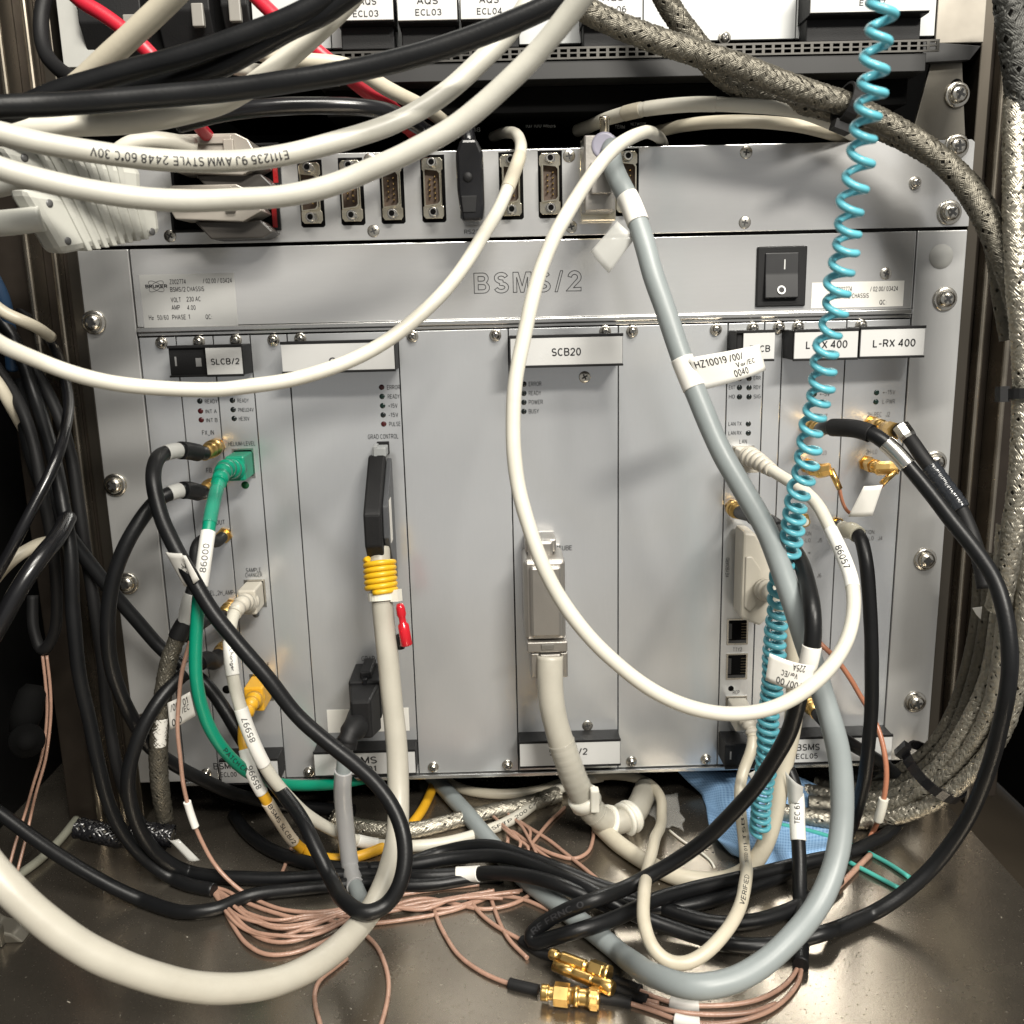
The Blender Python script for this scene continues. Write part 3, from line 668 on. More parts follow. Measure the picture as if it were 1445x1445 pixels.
# blanked hole cover on the right ear
p = P(1328, 362, 0); m = MB(); m.lathe((p.x, 0, p.z), (0, -1, 0), [(0, 6.6), (0.3, 6.6), (0.35, 0.3)], 24); m.build('hole_plug', mat('pale_plug', (0.42, 0.42, 0.40), 0.6), ch)
m = MB(); m.box(-212.9, 212.9, -0.8, 2.5, HT + 5.2, MT - 0.7, 0.3); m.build('front_panel', ALUT, ch)
m = MB(); m.box(-213.2, 213.2, -2.2, 2.0, HT + 2.2, HT + 4.9, 0.5); m.box(-213.2, 213.2, -0.6, 2.0, HT + 0.2, HT + 1.9, 0.3); m.build('trim_rail', ALUP, ch)
m = MB(); m.box(-213.2, 213.2, -1.6, 4.0, HB - 2.4, HB + 0.0, 0.4); m.build('bottom_rail', ALUP, ch)
# outlined name on the front panel: hairline contours of thick letters
A0, B0 = P(669, 399, 0.8), P(821, 397, 0.8); hh = abs(P(669, 383.5, 0.8).z - P(669, 412, 0.8).z)
def contours(chx, w=0.20):
    if chx == 'B':
        return [[(0, 0), (0, 1), (.44, 1)] + _a(.44, .735, .27, .265, 90, -50, 8) + _a(.46, .27, .30, .27, 50, -90, 8),
                [(w, .60), (w, .83), (.42, .83)] + _a(.42, .715, .12, .115, 90, -90, 6), [(w, .17), (w, .43), (.44, .43)] + _a(.44, .30, .14, .13, 90, -90, 6)], .76
    if chx == 'M': return [[(0, 0), (0, 1), (.26, 1), (.45, .32), (.64, 1), (.90, 1), (.90, 0), (.72, 0), (.72, .74), (.53, 0), (.37, 0), (.18, .74), (.18, 0)]], .90
    if chx == '/': return [[(0, -.02), (.12, -.02), (.40, 1.02), (.28, 1.02)]], .40
    st = {'S': _a(.35, .735, .25, .185, 15, 270, 12) + _a(.35, .265, .27, .19, 90, -165, 12), '2': _a(.34, .69, .24, .23, 175, -35, 10) + [(.10, .09), (.66, .09)]}[chx]
    Lf, Rt = ribbon(st, w * 0.9); return [[tuple(q) for q in Lf] + [tuple(q) for q in Rt[::-1]]], .70
xx = 0.0; CT = []
for chx in 'BSMS/2':
    cs, gw = contours(chx); CT += [[(x + xx, y) for x, y in c_] for c_ in cs]; xx += gw + 0.24
xx -= 0.24; m = MB()
for c_ in CT:
    pts = [Vector((A0.x + x / xx * (B0.x - A0.x), -0.86, (A0.z + B0.z) / 2 + (y - 0.5) * hh)) for x, y in c_]; pts.append(pts[0].copy())
    for i in range(len(pts) - 1):
        d_ = (pts[i + 1] - pts[i]); L_ = d_.length
        if L_ < 1e-4: continue
        d_.normalize(); n_ = Vector((-d_.z, 0, d_.x)) * 0.21; e_ = d_ * 0.12
        m.add([pts[i] - e_ + n_, pts[i + 1] + e_ + n_, pts[i + 1] + e_ - n_, pts[i] - e_ - n_], [(0, 1, 2, 3)])
m.build('outlined_name', INKG, ch)
# rocker switch
a, b = P(1069, 348, 2), P(1136, 432, 2)
sw = MB(); sw.box(a.x, b.x, -2.6, 0, b.z, a.z, 0.8); sw = sw.build('power_switch', BLACKM, ch)
a2, b2 = P(1080, 357, 3), P(1125, 421, 3)
m = MB(); zc = (a2.z + b2.z) / 2
m.prism([(-2.4, a2.z), (-3.4, a2.z), (-4.0, zc + 1), (-5.6, b2.z + 0.5), (-2.4, b2.z)], 'x', a2.x, b2.x, 0.5); m.build('rocker', mat('rocker_black', (0.006, 0.006, 0.007), 0.4), sw)
p = P(1107.5, 373, 4.1); m = MB(); m.box(p.x - 0.35, p.x + 0.35, -4.1, -3.6, p.z - 2.6, p.z + 2.6); m.build('on_mark', LABELW, sw)
p = P(1103, 409, 5.6); m = MB(); n_ = 24
vs = []; 
for k in range(n_):
    a_ = 2 * math.pi * k / n_; vs += [(p.x + math.cos(a_) * 2.3, -5.25 - 0.12 * -math.sin(a_), p.z + math.sin(a_) * 2.3), (p.x + math.cos(a_) * 1.5, -5.25 - 0.1 * -math.sin(a_), p.z + math.sin(a_) * 1.5)]
m.add([(x, -5.55 + (z - p.z) * 0.28, z) for x, y, z in vs], [(2 * k, 2 * k + 1, 2 * ((k + 1) % n_) + 1, 2 * ((k + 1) % n_)) for k in range(n_)]); m.build('off_mark', LABELW, sw)
screw(ME_FLAT, ch, 1250, 386, 0.8)
# rating labels
a, b = P(196, 388, 0.9), P(336, 459, 0.9)
rl = MB(); rl.box(a.x, b.x, -0.95, -0.7, b.z, a.z); rl = rl.build('rating_label', SILVERS, ch)
def tx(par, s, u0, u1, v, h, d=1.05, m=INK, bold=0.008, **k): return ptext(par, s, u0, u1, v, h, d, m, bold, **k)
tx(rl, 'Z002774', 239, 262, 397.5, 6); tx(rl, '/ 02.00 / 03424', 286, 327, 396, 6); tx(rl, 'BSMS/2 CHASSIS', 240, 288, 408, 6)
tx(rl, 'VOLT', 241, 255, 423, 6); tx(rl, '230 AC', 263, 283, 422, 6); tx(rl, 'AMP', 242, 254, 434, 6); tx(rl, '4.00', 264, 276, 434, 6)
tx(rl, 'Hz', 210, 217, 448, 6); tx(rl, '50/60', 222, 238, 448, 6); tx(rl, 'PHASE', 243, 262, 447.5, 6); tx(rl, '1', 266, 268, 447, 6); tx(rl, 'QC:', 290, 299, 447, 6)
tx(rl, 'BRUKER', 205, 236, 404, 4.2, bold=0.03)
m = MB(); p = P(220.5, 404, 1.0)
for ang in (0.55, -0.55):
    pts = []
    for k in range(29):
        t = 2 * math.pi * k / 28; ex, ez = 4.6 * math.cos(t), 1.9 * math.sin(t)
        pts.append(Vector((p.x + ex * math.cos(ang) - ez * math.sin(ang), -1.02, p.z + ex * math.sin(ang) + ez * math.cos(ang))))
    tube(m, pts, 0.11, 5)
m.build('emblem', INK, rl)
a, b = P(1146, 399, 0.9), P(1274, 432, 0.9)
r2 = MB(); r2.box(a.x, b.x, -0.95, -0.7, b.z, a.z, 0); r2 = r2.build('serial_label', STICK, ch)
tx(r2, 'Z002774', 1180, 1202, 408, 6); tx(r2, '/ 02.00/ 03424', 1228, 1267, 407.5, 6); tx(r2, 'BSMS/2 CHASSIS', 1179, 1226, 417.5, 6); tx(r2, 'QC:', 1241, 1251, 426.5, 6)
tag(ch, 'grey aluminium chassis holding the card row with outlined name and rocker switch', 'chassis')

# ------------------------------------------------------------------ cards and fillers
HPX = lambda n: -213.36 + 5.08 * n
def card(name, n0, n1, label, cat, top=(), bottom=()):
    r = empty(name, ((HPX(n0) + HPX(n1)) / 2, 0, HB))
    m = MB(); m.box(HPX(n0) + 0.32, HPX(n1) - 0.32, 0, 2.5, HB + 0.8, HT - 0.6, 0.2); m.build('front_panel', ALU, r)
    for u, v in list(top) + list(bottom): screw(ME_CARD, r, u, v)
    tag(r, label, cat, 'plug-in modules of the chassis'); return r
def holder(par, x0, x1, zt, zb, texts=(), lab=None, depth=20.0, d_in=1.0, blank=False, tint=None):
    """black pull handle with a white name plate in front"""
    m = MB()
    m.box(x0, x1, -depth + 1.2, 0, zb, zt, 0.5)
    m.box(x0 - 0.1, x1 + 0.1, -depth - 0.5, -depth + 1.1, zt - 1.0, zt + 0.5, 0.2); m.box(x0 - 0.1, x1 + 0.1, -depth - 0.5, -depth + 1.1, zb - 0.5, zb + 0.6, 0.2)
    h = m.build('label_holder', BLACKM, par)
    if not blank:
        l0, l1 = lab or (x0 + 0.4, x1 - 0.4)
        q = MB(); q.box(l0, l1, -depth - 0.25, -depth + 1.15, zb + 0.75, zt - 1.05, 0.15); q.build('name_plate', tint or LABELW, h)
    else:
        q = MB(); q.box(x0 + 3, x0 + 3.9, -depth + 1.0, -depth + 1.4, (zt + zb) / 2 - 2.5, (zt + zb) / 2 + 2.5); q.box(x1 - 6, x1 - 3, -depth + 1.0, -depth + 1.4, (zt + zb) / 2 - 3, (zt + zb) / 2 + 1.5)
        q.build('slot', mat('slot_grey', (0.22, 0.22, 0.22), 0.5), h)
    for (t_, u0, u1, v, hp) in texts: ptext(h, t_, u0, u1, v, hp, depth + 0.42, INK, 0.012)
    return h
ZT, ZB = 290.6, 275.2
BT, BB = 53.0, 38.5
f0 = card('blank_panel', 0, 4, 'narrow blank grey panel next to the left chassis ear', 'panel', [(228, 484)])
cA = card('plug_in_card', 4, 8, 'narrow card with gold coaxial sockets and an empty black label holder', 'circuit card', [(281, 482)])
cB = card('plug_in_card', 8, 12, 'narrow card marked SLCB/2 with helium level and sample changer sockets', 'circuit card', [(333, 480)], [(291, 1091)])
f1 = card('blank_panel', 12, 16, 'narrow blank grey panel between the SLCB/2 card and the gradient card', 'panel', [(386, 480)], [(436, 1089)])
cD = card('plug_in_card', 16, 28, 'wide card with GRAD CONTROL and GRAD OUT connectors', 'circuit card', [(424, 478)])
f2 = card('blank_panel', 28, 40, 'wide blank grey panel left of the SCB20 card', 'panel', [(582, 474.5), (699, 473)], [(611.6, 1082), (716, 1079)])
cF = card('plug_in_card', 40, 52, 'wide card marked SCB20 with the metal shim connector', 'circuit card', [(740, 471), (854, 467.5)])
f3 = card('blank_panel', 52, 64, 'wide blank grey panel between the SCB20 card and the LAN card', 'panel', [(892, 467.5), (1010, 465)], [(891, 1074), (996, 1071)])
cH = card('plug_in_card', 64, 68, 'narrow card with LAN, keyboard and two open TTY sockets', 'circuit card', [(1062, 463)])
f4 = card('blank_panel', 68, 70, 'very narrow filler strip left of the L-TX 400 card', 'panel', [(1099, 462)])
cJ = card('plug_in_card', 70, 77, 'card marked L-TX 400 behind the turquoise coiled cord', 'circuit card', [(1126, 461)])
cK = card('plug_in_card', 77, 84, 'card marked L-RX 400 next to the right chassis ear', 'circuit card', [(1215, 459)])

holder(cA, HPX(4) + 0.6, HPX(8) + 0.4, ZT - 0.5, ZB - 1.0, blank=True, depth=17)
holder(cB, HPX(8) + 0.9, HPX(12) + 0.2, ZT - 0.5, ZB - 1.0, [('SLCB/2', 297.5, 338, 510, 7.5)])
holder(cD, HPX(16) + 0.4, HPX(28) + 0.0, ZT + 0.2, ZB - 0.4, [('GAB', 464, 498, 509, 8.5)])
holder(cF, HPX(40) + 0.4, HPX(52) + 0.0, ZT + 0.4, ZB - 0.4, [('SCB20', 778.5, 820, 496.5, 9.5)])
holder(cH, HPX(64) + 0.2, HPX(68) + 0.0, ZT + 0.3, ZB + 0.0, [('ELCB', 1058, 1087, 492, 8)], lab=(HPX(64) + 3.5, HPX(68)))
holder(cJ, HPX(70) + 0.2, HPX(77) - 0.6, ZT + 0.0, ZB - 0.3, [('L-TX 400', 1137.5, 1196, 486, 9.5)], lab=(HPX(70) + 0.5, HPX(77) - 0.9))
holder(cK, HPX(77) + 0.2, HPX(84) - 0.2, ZT + 0.6, ZB + 0.0, [('L-RX 400', 1232, 1292, 484, 9.5)])
holder(cB, HPX(8) - 14, HPX(12) + 0.0, BT - 3.8, BB - 4.6, [('BSMS', 301, 333, 1081, 8), ('ECL00', 311, 334, 1093, 6)], tint=LABELW, depth=16)
holder(cD, HPX(16) + 0.4, HPX(28) - 0.2, BT - 1.5, BB - 2.5, [('BSMS', 487, 532, 1073, 8.5), ('ECL01', 494, 531, 1085, 7)], depth=14)
holder(cF, HPX(40) + 0.4, HPX(52) - 0.2, BT + 1.3, BB - 0.5, [('SCB20/2', 775, 829, 1061, 8)], depth=14)
holder(cH, HPX(64) + 0.4, HPX(68) + 1.5, BT - 2, BB - 3.0, blank=True, depth=18)
holder(cJ, HPX(70) + 0.2, HPX(84) - 0.2, BT - 1.0, BB - 3.2, [('BSMS', 1124, 1157, 1054.5, 8), ('ECL05', 1123.5, 1154, 1067, 6.5)], depth=14)
# dark trays above the lower handles are the handles' own black bodies

def hole(par, u, v, r=1.9, m=VOID, name='hole'):
    p = P(u, v, 0); q = MB(); q.lathe((p.x, 0, p.z), (0, -1, 0), [(-0.2, r), (0.12, r), (0.13, 0.1)], 18); return q.build(name, m, par)
def socket(par, u0, u1, v0, v1, name='network_socket'):
    """modular jack opening: metal rim, black cavity and contact comb"""
    a, b = P(u0, v0, 0), P(u1, v1, 0); m = MB(); t = 1.0
    m.box(a.x, b.x, -0.5, 0.2, a.z, a.z - t); m.box(a.x, b.x, -0.5, 0.2, b.z, b.z + t); m.box(a.x, a.x + t, -0.5, 0.2, b.z + t, a.z - t); m.box(b.x - t, b.x, -0.5, 0.2, b.z + t, a.z - t)
    s_ = m.build(name, STEEL, par)
    q = MB(); q.box(a.x + t, b.x - t, -0.12, 0.1, b.z + t, a.z - t); q.build('cavity', VOID, s_)
    g = MB(); g.box(a.x + t, a.x + t + 2.0, -0.4, 0, b.z + 3.6, a.z - 3.2); g.box(a.x + t, b.x - t, -0.42, 0, b.z + t, b.z + t + 1.8); g.build('latch_shelf', mat('socket_plastic', (0.03, 0.03, 0.03), 0.4), s_)
    w = MB()
    for k in range(6): zz = b.z + 4.0 + (a.z - b.z - 7.6) * k / 5; w.box(b.x - t - 3.0, b.x - t, -0.32, 0, zz, zz + 0.4)
    w.build('contacts', mat('dull_contacts', (0.10, 0.08, 0.05), 0.35, metal=0.8), s_)
    return s_
def coax_jack(par, u, v, length=9.0, name='coaxial_socket'):
    p = P(u, v, 0); m = MB()
    m.lathe((p.x, 0, p.z), (0, -1, 0), [(0, 4.6), (1.8, 4.6)], 6, smooth=False)
    prof = []
    for k in range(int(length / 0.7)): prof += [(1.8 + k * 0.7, 3.05), (2.1 + k * 0.7, 2.75), (2.4 + k * 0.7, 3.05)]
    m.lathe((p.x, 0, p.z), (0, -1, 0), prof, 18); j = m.build(name, GOLD, par)
    q = MB(); e_ = prof[-1][0]; q.lathe((p.x, -e_, p.z), (0, -1, 0), [(0, 2.3), (0.1, 2.3)], 14, mi=0); q.lathe((p.x, -e_, p.z), (0, -1, 0), [(0.1, 0.5), (0.4, 0.5)], 8, mi=1); q.build('centre_contact', [mat('ptfe', (0.6, 0.58, 0.5), 0.4), GOLD], j)
    return j
# card A
for (u, v, k, s_, a, b) in ((282, 566, 'k', 'READY', 289, 307), (283, 580, 'r', 'INT A', 290, 306), (284, 592.5, 'r', 'INT B', 291, 307)):
    led(cA, u, v, k); tx(cA, s_, a, b, v + 0.5, 5, 0.1, INKG)
tx(cA, 'FX_IN', 285, 302, 610.5, 6, 0.1, INKG); tx(cA, 'FB_IN', 291, 309, 663.5, 6, 0.1, INKG); tx(cA, 'OUT', 305, 317, 737, 6, 0.1, INKG); tx(cA, 'SEL_2H_AMP-', 293, 332, 836.5, 6, 0.1, INKG)
hole(cA, 320, 973, 2.6)
for u, v in ((307, 629), (304, 683), (317, 755), (327, 855), (320, 911)): coax_jack(cA, u, v, 5)
# card B
for (u, v, s_, a, b) in ((328, 565, 'READY', 335, 351), (329, 578, 'PNEU24V', 336, 358), (330.5, 590.5, 'HE30V', 337, 352)):
    led(cB, u, v, 'k'); tx(cB, s_, a, b, v + 0.3, 5, 0.1, INKG)
tx(cB, 'HELIUM-LEVEL', 322, 360, 626, 5.5, 0.1, INKG); socket(cB, 327, 361, 633, 674); hole(cB, 346, 684.5, 2.2, mat('green_dot', (0.0, 0.10, 0.03), 0.5), 'green_dot')
tx(cB, 'SAMPLE', 347, 368, 804.5, 5.5, 0.1, INKG); tx(cB, 'CHANGER', 346, 370, 811.5, 5.5, 0.1, INKG); socket(cB, 344, 377, 818, 856); hole(cB, 361, 866.5, 2.1, mat('grey_dot', (0.12, 0.13, 0.14), 0.5), 'grey_dot')
tx(cB, 'SAMPLE', 356, 380, 938.5, 5.5, 0.1, INKG); tx(cB, 'CELL', 362, 380, 946, 5.5, 0.1, INKG); socket(cB, 352, 387, 951, 988)
# card D
for (u, v, k, s_, a, b) in ((538.5, 546.5, 'r', 'ERROR', 546, 564.5), (539.2, 559.5, 'g', 'READY', 547, 564), (540, 572.5, 'g', '+15V', 548, 561), (540.7, 585.5, 'k', '-15V', 548.5, 562), (541.5, 598.3, 'r', 'PULSE', 549, 565)):
    led(cD, u, v, k); tx(cD, s_, a, b, v, 5.5, 0.1, INKG)
tx(cD, 'GRAD CONTROL', 519, 562, 616, 6, 0.1, INKG); tx(cD, 'GRAD OUT', 510, 545, 929, 6, 0.1, INKG)
a, b = P(461, 1002, 0.2), P(578, 1031, 0.2); m = MB(); m.box(a.x, b.x, -0.2, 0.05, b.z, a.z); m.build('paper_label', STICK, cD)
# card F
for (v, s_, b) in ((542, 'ERROR', 764), (555, 'READY', 763.5), (567.7, 'POWER', 766), (580.6, 'BUSY', 760.5)):
    led(cF, 739.3, v, 'k'); tx(cF, s_, 746, b, v - 0.3, 5.5, 0.1, INKG)
tx(cF, 'SHIMTUBE', 770, 807, 773.5, 6, 0.1, INKG); screw(ME_FLAT, cF, 825, 532); screw(ME_FLAT, cF, 829, 1024)
# card H
for (v, l_, r_) in ((534, 'INT', 'ERR'), (547, 'EXT', 'RDY'), (560, 'HO', 'SIG')):
    led(cH, 1043.5, v); led(cH, 1057, v); tx(cH, l_, 1028.5, 1037, v - 0.3, 5, 0.1, INKG); tx(cH, r_, 1063.5, 1073.5, v - 0.5, 5, 0.1, INKG)
for (v, l_) in ((598, 'LAN TX'), (611, 'LAN RX')): led(cH, 1056, v); tx(cH, l_, 1028, 1046.5, v, 5, 0.1, INKG)
tx(cH, 'LAN', 1043.5, 1054, 623, 5.5, 0.1, INKG); socket(cH, 1034, 1063, 629, 662)
tx(cH, 'KEYBOARD', 814, 787, 1026.5, 1.9, 0.1, INKG, vert=True)
socket(cH, 1026, 1055, 873, 909); tx(cH, 'TTY2', 1034.5, 1047, 916.5, 5, 0.1, INKG); socket(cH, 1025, 1054, 922, 958); hole(cH, 1031.5, 971.5, 1.7)
tx(cH, 'RCP', 1034, 1043.5, 977, 5, 0.1, INKG); socket(cH, 1024, 1053, 982, 1010); coax_jack(cH, 1033, 715, 4)
# card J
led(cJ, 1149, 556, 'g'); tx(cJ, '+-5V', 1157, 1171, 556, 5.5, 0.1, INKG); tx(cJ, '10MHZ OUT', 1134, 1168, 587.5, 5.5, 0.1, INKL); tx(cJ, 'J3', 1160.5, 1166.5, 639, 5.5, 0.1, INKL)
tx(cJ, 'OPTION', 1126, 1145, 753, 5, 0.1, INKL); tx(cJ, 'F-LO', 1130, 1144, 762.5, 5, 0.1, INKL); tx(cJ, 'J5', 1154, 1160, 762.5, 5, 0.1, INKL); tx(cJ, '+', 1140, 1144, 780, 5, 0.1, INKL); tx(cJ, 'J6', 1153, 1159, 812, 5, 0.1, INKL)
for u, v in ((1141, 601), (1140, 657), (1131, 733), (1139, 990)): coax_jack(cJ, u, v, 5)
# card K
led(cK, 1237, 554, 'g'); led(cK, 1236, 567, 'g'); tx(cK, '+-15V', 1246, 1263.5, 553.5, 5.5, 0.1, INKL); tx(cK, 'L-PWR', 1245.5, 1263, 566.5, 5.5, 0.1, INKL)
tx(cK, '2H-REC', 1224, 1244, 585, 6, 0.1, INKL); tx(cK, 'J2', 1250, 1256, 584.5, 6, 0.1, INKL); tx(cK, '2H-LO', 1222, 1238, 637.5, 6, 0.1, INKL); tx(cK, 'OPTION', 1212, 1234, 751, 5, 0.1, INKL); tx(cK, 'LO', 1226, 1233, 759.5, 5, 0.1, INKL); tx(cK, 'J4', 1239, 1245, 759.5, 5, 0.1, INKL)
for u, v in ((1229, 597), (1222, 653), (1180, 740)): coax_jack(cK, u, v, 6)

# ================================================================== CONNECTOR PANEL (over the chassis)
TB, TT = MT + 1.2, 387.6
tp = empty('serial_port_unit', (0, 2, TB))
m = MB(); m.prism([(-241.3, TB), (241.3, TB), (241.3, TT - 1), (239.5, TT + 0.4), (-239.5, TT + 0.4), (-241.3, TT - 1)], 'y', -0.6, 2.2, 0.25); m.build('plate', ALUT, tp)
for u, v in ((240, 333), (527, 326), (522, 225), (803, 220), (806, 320), (1053, 215), (1051, 314)): screw(ME_FLAT, tp, u, v, 0.6)
screw(ME_CARD, tp, 1291, 258, 0.6)
for u, v in ((1349, 207), (1339, 300)): screw(ME_EAR, tp, u, v, 0.6, 'mounting_screw')
def dsub(par, u, v, hood=False):
    """nine-pin serial port standing upright: flange, D shell, insulator, pins, jack screws"""
    p = P(u, v, 0.6); x, z = p.x, p.z; y = -0.6; m = MB()
    r = MB(); fz = 15.6; fx = 5.6
    r.prism([(x - fx + 1.2, z + fz), (x + fx - 1.2, z + fz), (x + fx, z + fz - 1.6), (x + fx, z + fz - 6.2), (x + fx - 0.7, z + fz - 6.6), (x + fx - 0.7, z - fz + 6.6), (x + fx, z - fz + 6.2), (x + fx, z - fz + 1.6), (x + fx - 1.2, z - fz), (x - fx + 1.2, z - fz), (x - fx, z - fz + 1.6), (x - fx, z - fz + 6.2), (x - fx + 0.7, z - fz + 6.6), (x - fx + 0.7, z + fz - 6.6), (x - fx, z + fz - 6.2), (x - fx, z + fz - 1.6)], 'y', y - 1.3, y - 0.2, 0.25)
    r = r.build('serial_port', NICKEL, par)
    q = MB(); q.prism([(x - 6.3, z + 17), (x + 6.6, z + 17), (x + 6.6, z - 16.4), (x + 5.6, z - 17.4), (x - 5.3, z - 17.4), (x - 6.3, z - 16.4)], 'y', y - 0.14, y + 0.2); q.build('cutout_shade', VOID, r)  # thin black plate, offset low right, standing for the shadowed cutout round the flange
    def ring(w0, w1, h, yy): return [(x - w0, yy, z + h * 0.94), (x + w0 * 0.7, yy, z + h * 0.86), (x + w1, yy, z + h * 0.72), (x + w1, yy, z - h * 0.72), (x + w0 * 0.7, yy, z - h * 0.86), (x - w0, yy, z - h * 0.94)]
    o1, o2 = ring(4.5, 4.5, 10.2, y - 1.1), ring(4.5, 4.5, 10.2, y - 6.0); i1, i2 = ring(3.8, 3.8, 9.6, y - 6.0), ring(3.8, 3.8, 9.6, y - 1.5)
    q = MB(); k = 6; fs = []
    for a_, b_ in ((0, 6), (6, 12), (12, 18)):
        for i in range(k): fs.append((a_ + i, a_ + (i + 1) % k, b_ + (i + 1) % k, b_ + i))
    q.add(o1 + o2 + i1 + i2, fs); q.build('shell', NICKEL, r)
    q = MB(); q.add(ring(3.8, 3.8, 9.6, y - 2.2), [list(range(6))]); q.build('insulator', INSUL, r)
    q = MB()
    for n_, xx, of in ((5, 1.4, 0), (4, -1.4, 1.37)):
        for i in range(n_): zz = z - 5.5 + of + i * 2.74; q.lathe((x + xx, y - 2.0, zz), (0, -1, 0), [(0, 0.52), (3.0, 0.52), (3.4, 0.25)], 8)
    q.build('pins', PINM, r)
    for sg in (-1, 1):
        q = MB(); q.lathe((x, y - 1.1, z + sg * 12.5), (0, -1, 0), [(0, 3.1), (2.0, 3.1)], 6, smooth=False); q.lathe((x, y - 3.12, z + sg * 12.5), (0, -1, 0), [(0, 2.5), (4.0, 2.5), (4.3, 2.2)], 16); q.lathe((x, y - 7.4, z + sg * 12.5), (0, -1, 0), [(0, 1.5), (0.12, 1.45)], 14, mi=1)
        q.build('jack_screw', [STEEL, VOID], r)
    return r
for u, v in ((439, 273), (496, 270), (553, 268), (611, 266), (665, 262), (721, 262), (776, 260), (839, 258), (884, 257)): dsub(tp, u, v)
tx(tp, 'RS232', 655, 681, 327, 5.5, 0.75, INKG); tx(tp, 'TTY02', 489, 503, 225, 4.5, 0.75, INKG)
for u in (713, 769, 881): tx(tp, 'TTY', u, u + 10, 219, 4.5, 0.75, INKG)
# two red-lined multiway sockets at the left
for (u0, u1, v0, v1) in ((238, 398, 205, 262), (238, 397, 268, 325)):
    a, b = P(u0, v0, 1), P(u1, v1, 1); q = MB()
    q.box(a.x, b.x, -2.2, -0.5, a.z, a.z - 1.4, 0.3); q.box(a.x, b.x, -2.2, -0.5, b.z, b.z + 1.4, 0.3); q.box(b.x - 1.4, b.x, -2.2, -0.5, b.z + 1.4, a.z - 1.4); q.box(a.x, a.x + 1.4, -2.2, -0.5, b.z + 1.4, a.z - 1.4)
    q = q.build('multiway_socket', BLACKM, tp)
    w = MB(); w.box(b.x - 4.2, b.x - 1.6, -1.8, -0.55, b.z + 1.5, a.z - 1.5); w.build('red_liner', mat('red_liner', (0.30, 0.01, 0.012), 0.3), q)
    w = MB(); w.box(a.x + 1.4, b.x - 4.3, -1.2, -0.55, b.z + 1.4, a.z - 1.4); w.build('insert', VOID, q)
tag(tp, 'brushed aluminium connector panel with a row of nine-pin serial ports', 'panel')

# network switch in the dark gap behind the panel
PRINTW = mat('switch_print', (0.55, 0.55, 0.52), 0.5)
sw_ = empty('network_switch', (0, 80, TT - 30))
m = MB(); m.box(-45, 55, 38, 150, TT - 26, TT + 7.5, 0.8); m.build('case', BLACKM, sw_)
for k in range(5):
    m = MB(); x = -36 + k * 15.5; m.box(x, x + 12, 37.2, 38.2, TT - 8, TT + 1.0); q = m.build('port', VOID, sw_)
    w = MB(); w.box(x - 0.3, x + 12.3, 37.0, 37.9, TT + 1.1, TT + 1.7); w.box(x + 12.1, x + 12.7, 37.0, 37.9, TT - 8, TT + 1.6); w.build('port_rim', STEEL, q)
tx(sw_, '10/100 Mbps', 741, 784, 177, 5.5, -36.8, PRINTW); tx(sw_, '18', 668, 678, 183, 5.5, -36.8, PRINTW); tx(sw_, 'TERM', 868, 882, 179, 5, -36.8, PRINTW); tx(sw_, 'NETWORK', 890, 912, 175, 4, -36.8, PRINTW); tx(sw_, 'ACTIVITY', 890, 912, 181, 4, -36.8, INKL)
tag(sw_, 'black network switch in the dark gap behind the connector panel', 'network switch')

# ================================================================== UPPER CHASSIS, VENTED TRAY, BRACKET
uc = empty('upper_chassis', (30, 60, 438))
UZ = 438.5
m = MB(); m.box(-205, 240, 6, 250, UZ + 1, 640); m.build('case', VOID, uc)
edges = [(-129, -98), (-98, -65.5), (-65.5, -33), (-33, -1), (-1, 31.5), (31.5, 63.5), (63.5, 143), (143, 216)]
for i, (x0, x1) in enumerate(edges):
    m = MB(); m.box(x0 + 0.3, x1 - 0.3, 0, 2.5, UZ + 1.0, 640, 0.2); m.build('module_front', WHITEP, uc)
def uholder(u0, u1, vb, lines, xo=0):
    a, b = P(u0, vb, 20), P(u1, vb, 20)
    m = MB(); m.box(a.x, b.x, -19, 0, a.z - 1.2, a.z + 16, 0.4); m.box(a.x + 1, b.x - 1, -12, 0, a.z - 12, a.z - 1.0, 0.6); h = m.build('label_holder', BLACKM, uc)
    q = MB(); q.box(a.x + 0.2, b.x - 0.2, -20.2, -18.8, a.z - 0.4, a.z + 16, 0.15); q.build('name_plate', LABELW, h)
    for (t_, c0, c1, v, hp) in lines: ptext(h, t_, c0, c1, v, hp, 20.4, INK if 'A' in t_ else INKG, 0.004)
uholder(474, 556, 28, [('AQS', 506, 531, 1.5, 9), ('ECL03', 498, 534, 19, 8)]); uholder(561, 646, 28, [('AQS', 588, 618, 0.5, 9), ('ECL03', 586, 623, 17, 8)]); uholder(650, 735, 26, [('AQS', 676, 704, -1, 9), ('ECL04', 673, 708, 15.5, 8)])
uholder(822, 905, 25, [('AQS', 850, 880, -4, 9), ('ECL06', 847, 884, 13, 8)]); uholder(1143, 1313, 17, [('ECL07', 1213, 1250, 3.5, 7)])
screw(ME_CARD, uc, 1022, 54, 0.0)
p = P(499, 2, 20.6); m = MB(); m.lathe((p.x, -20.3, p.z), (0, -1, 0), [(0, 3.4), (0.3, 3.4), (0.35, 0.2)], 20); m.build('green_dot', mat('green_sticker', (0.03, 0.09, 0.04), 0.5), uc)
tag(uc, 'white fronted chassis at the top edge with ECL03 and ECL04 name plates', 'chassis')

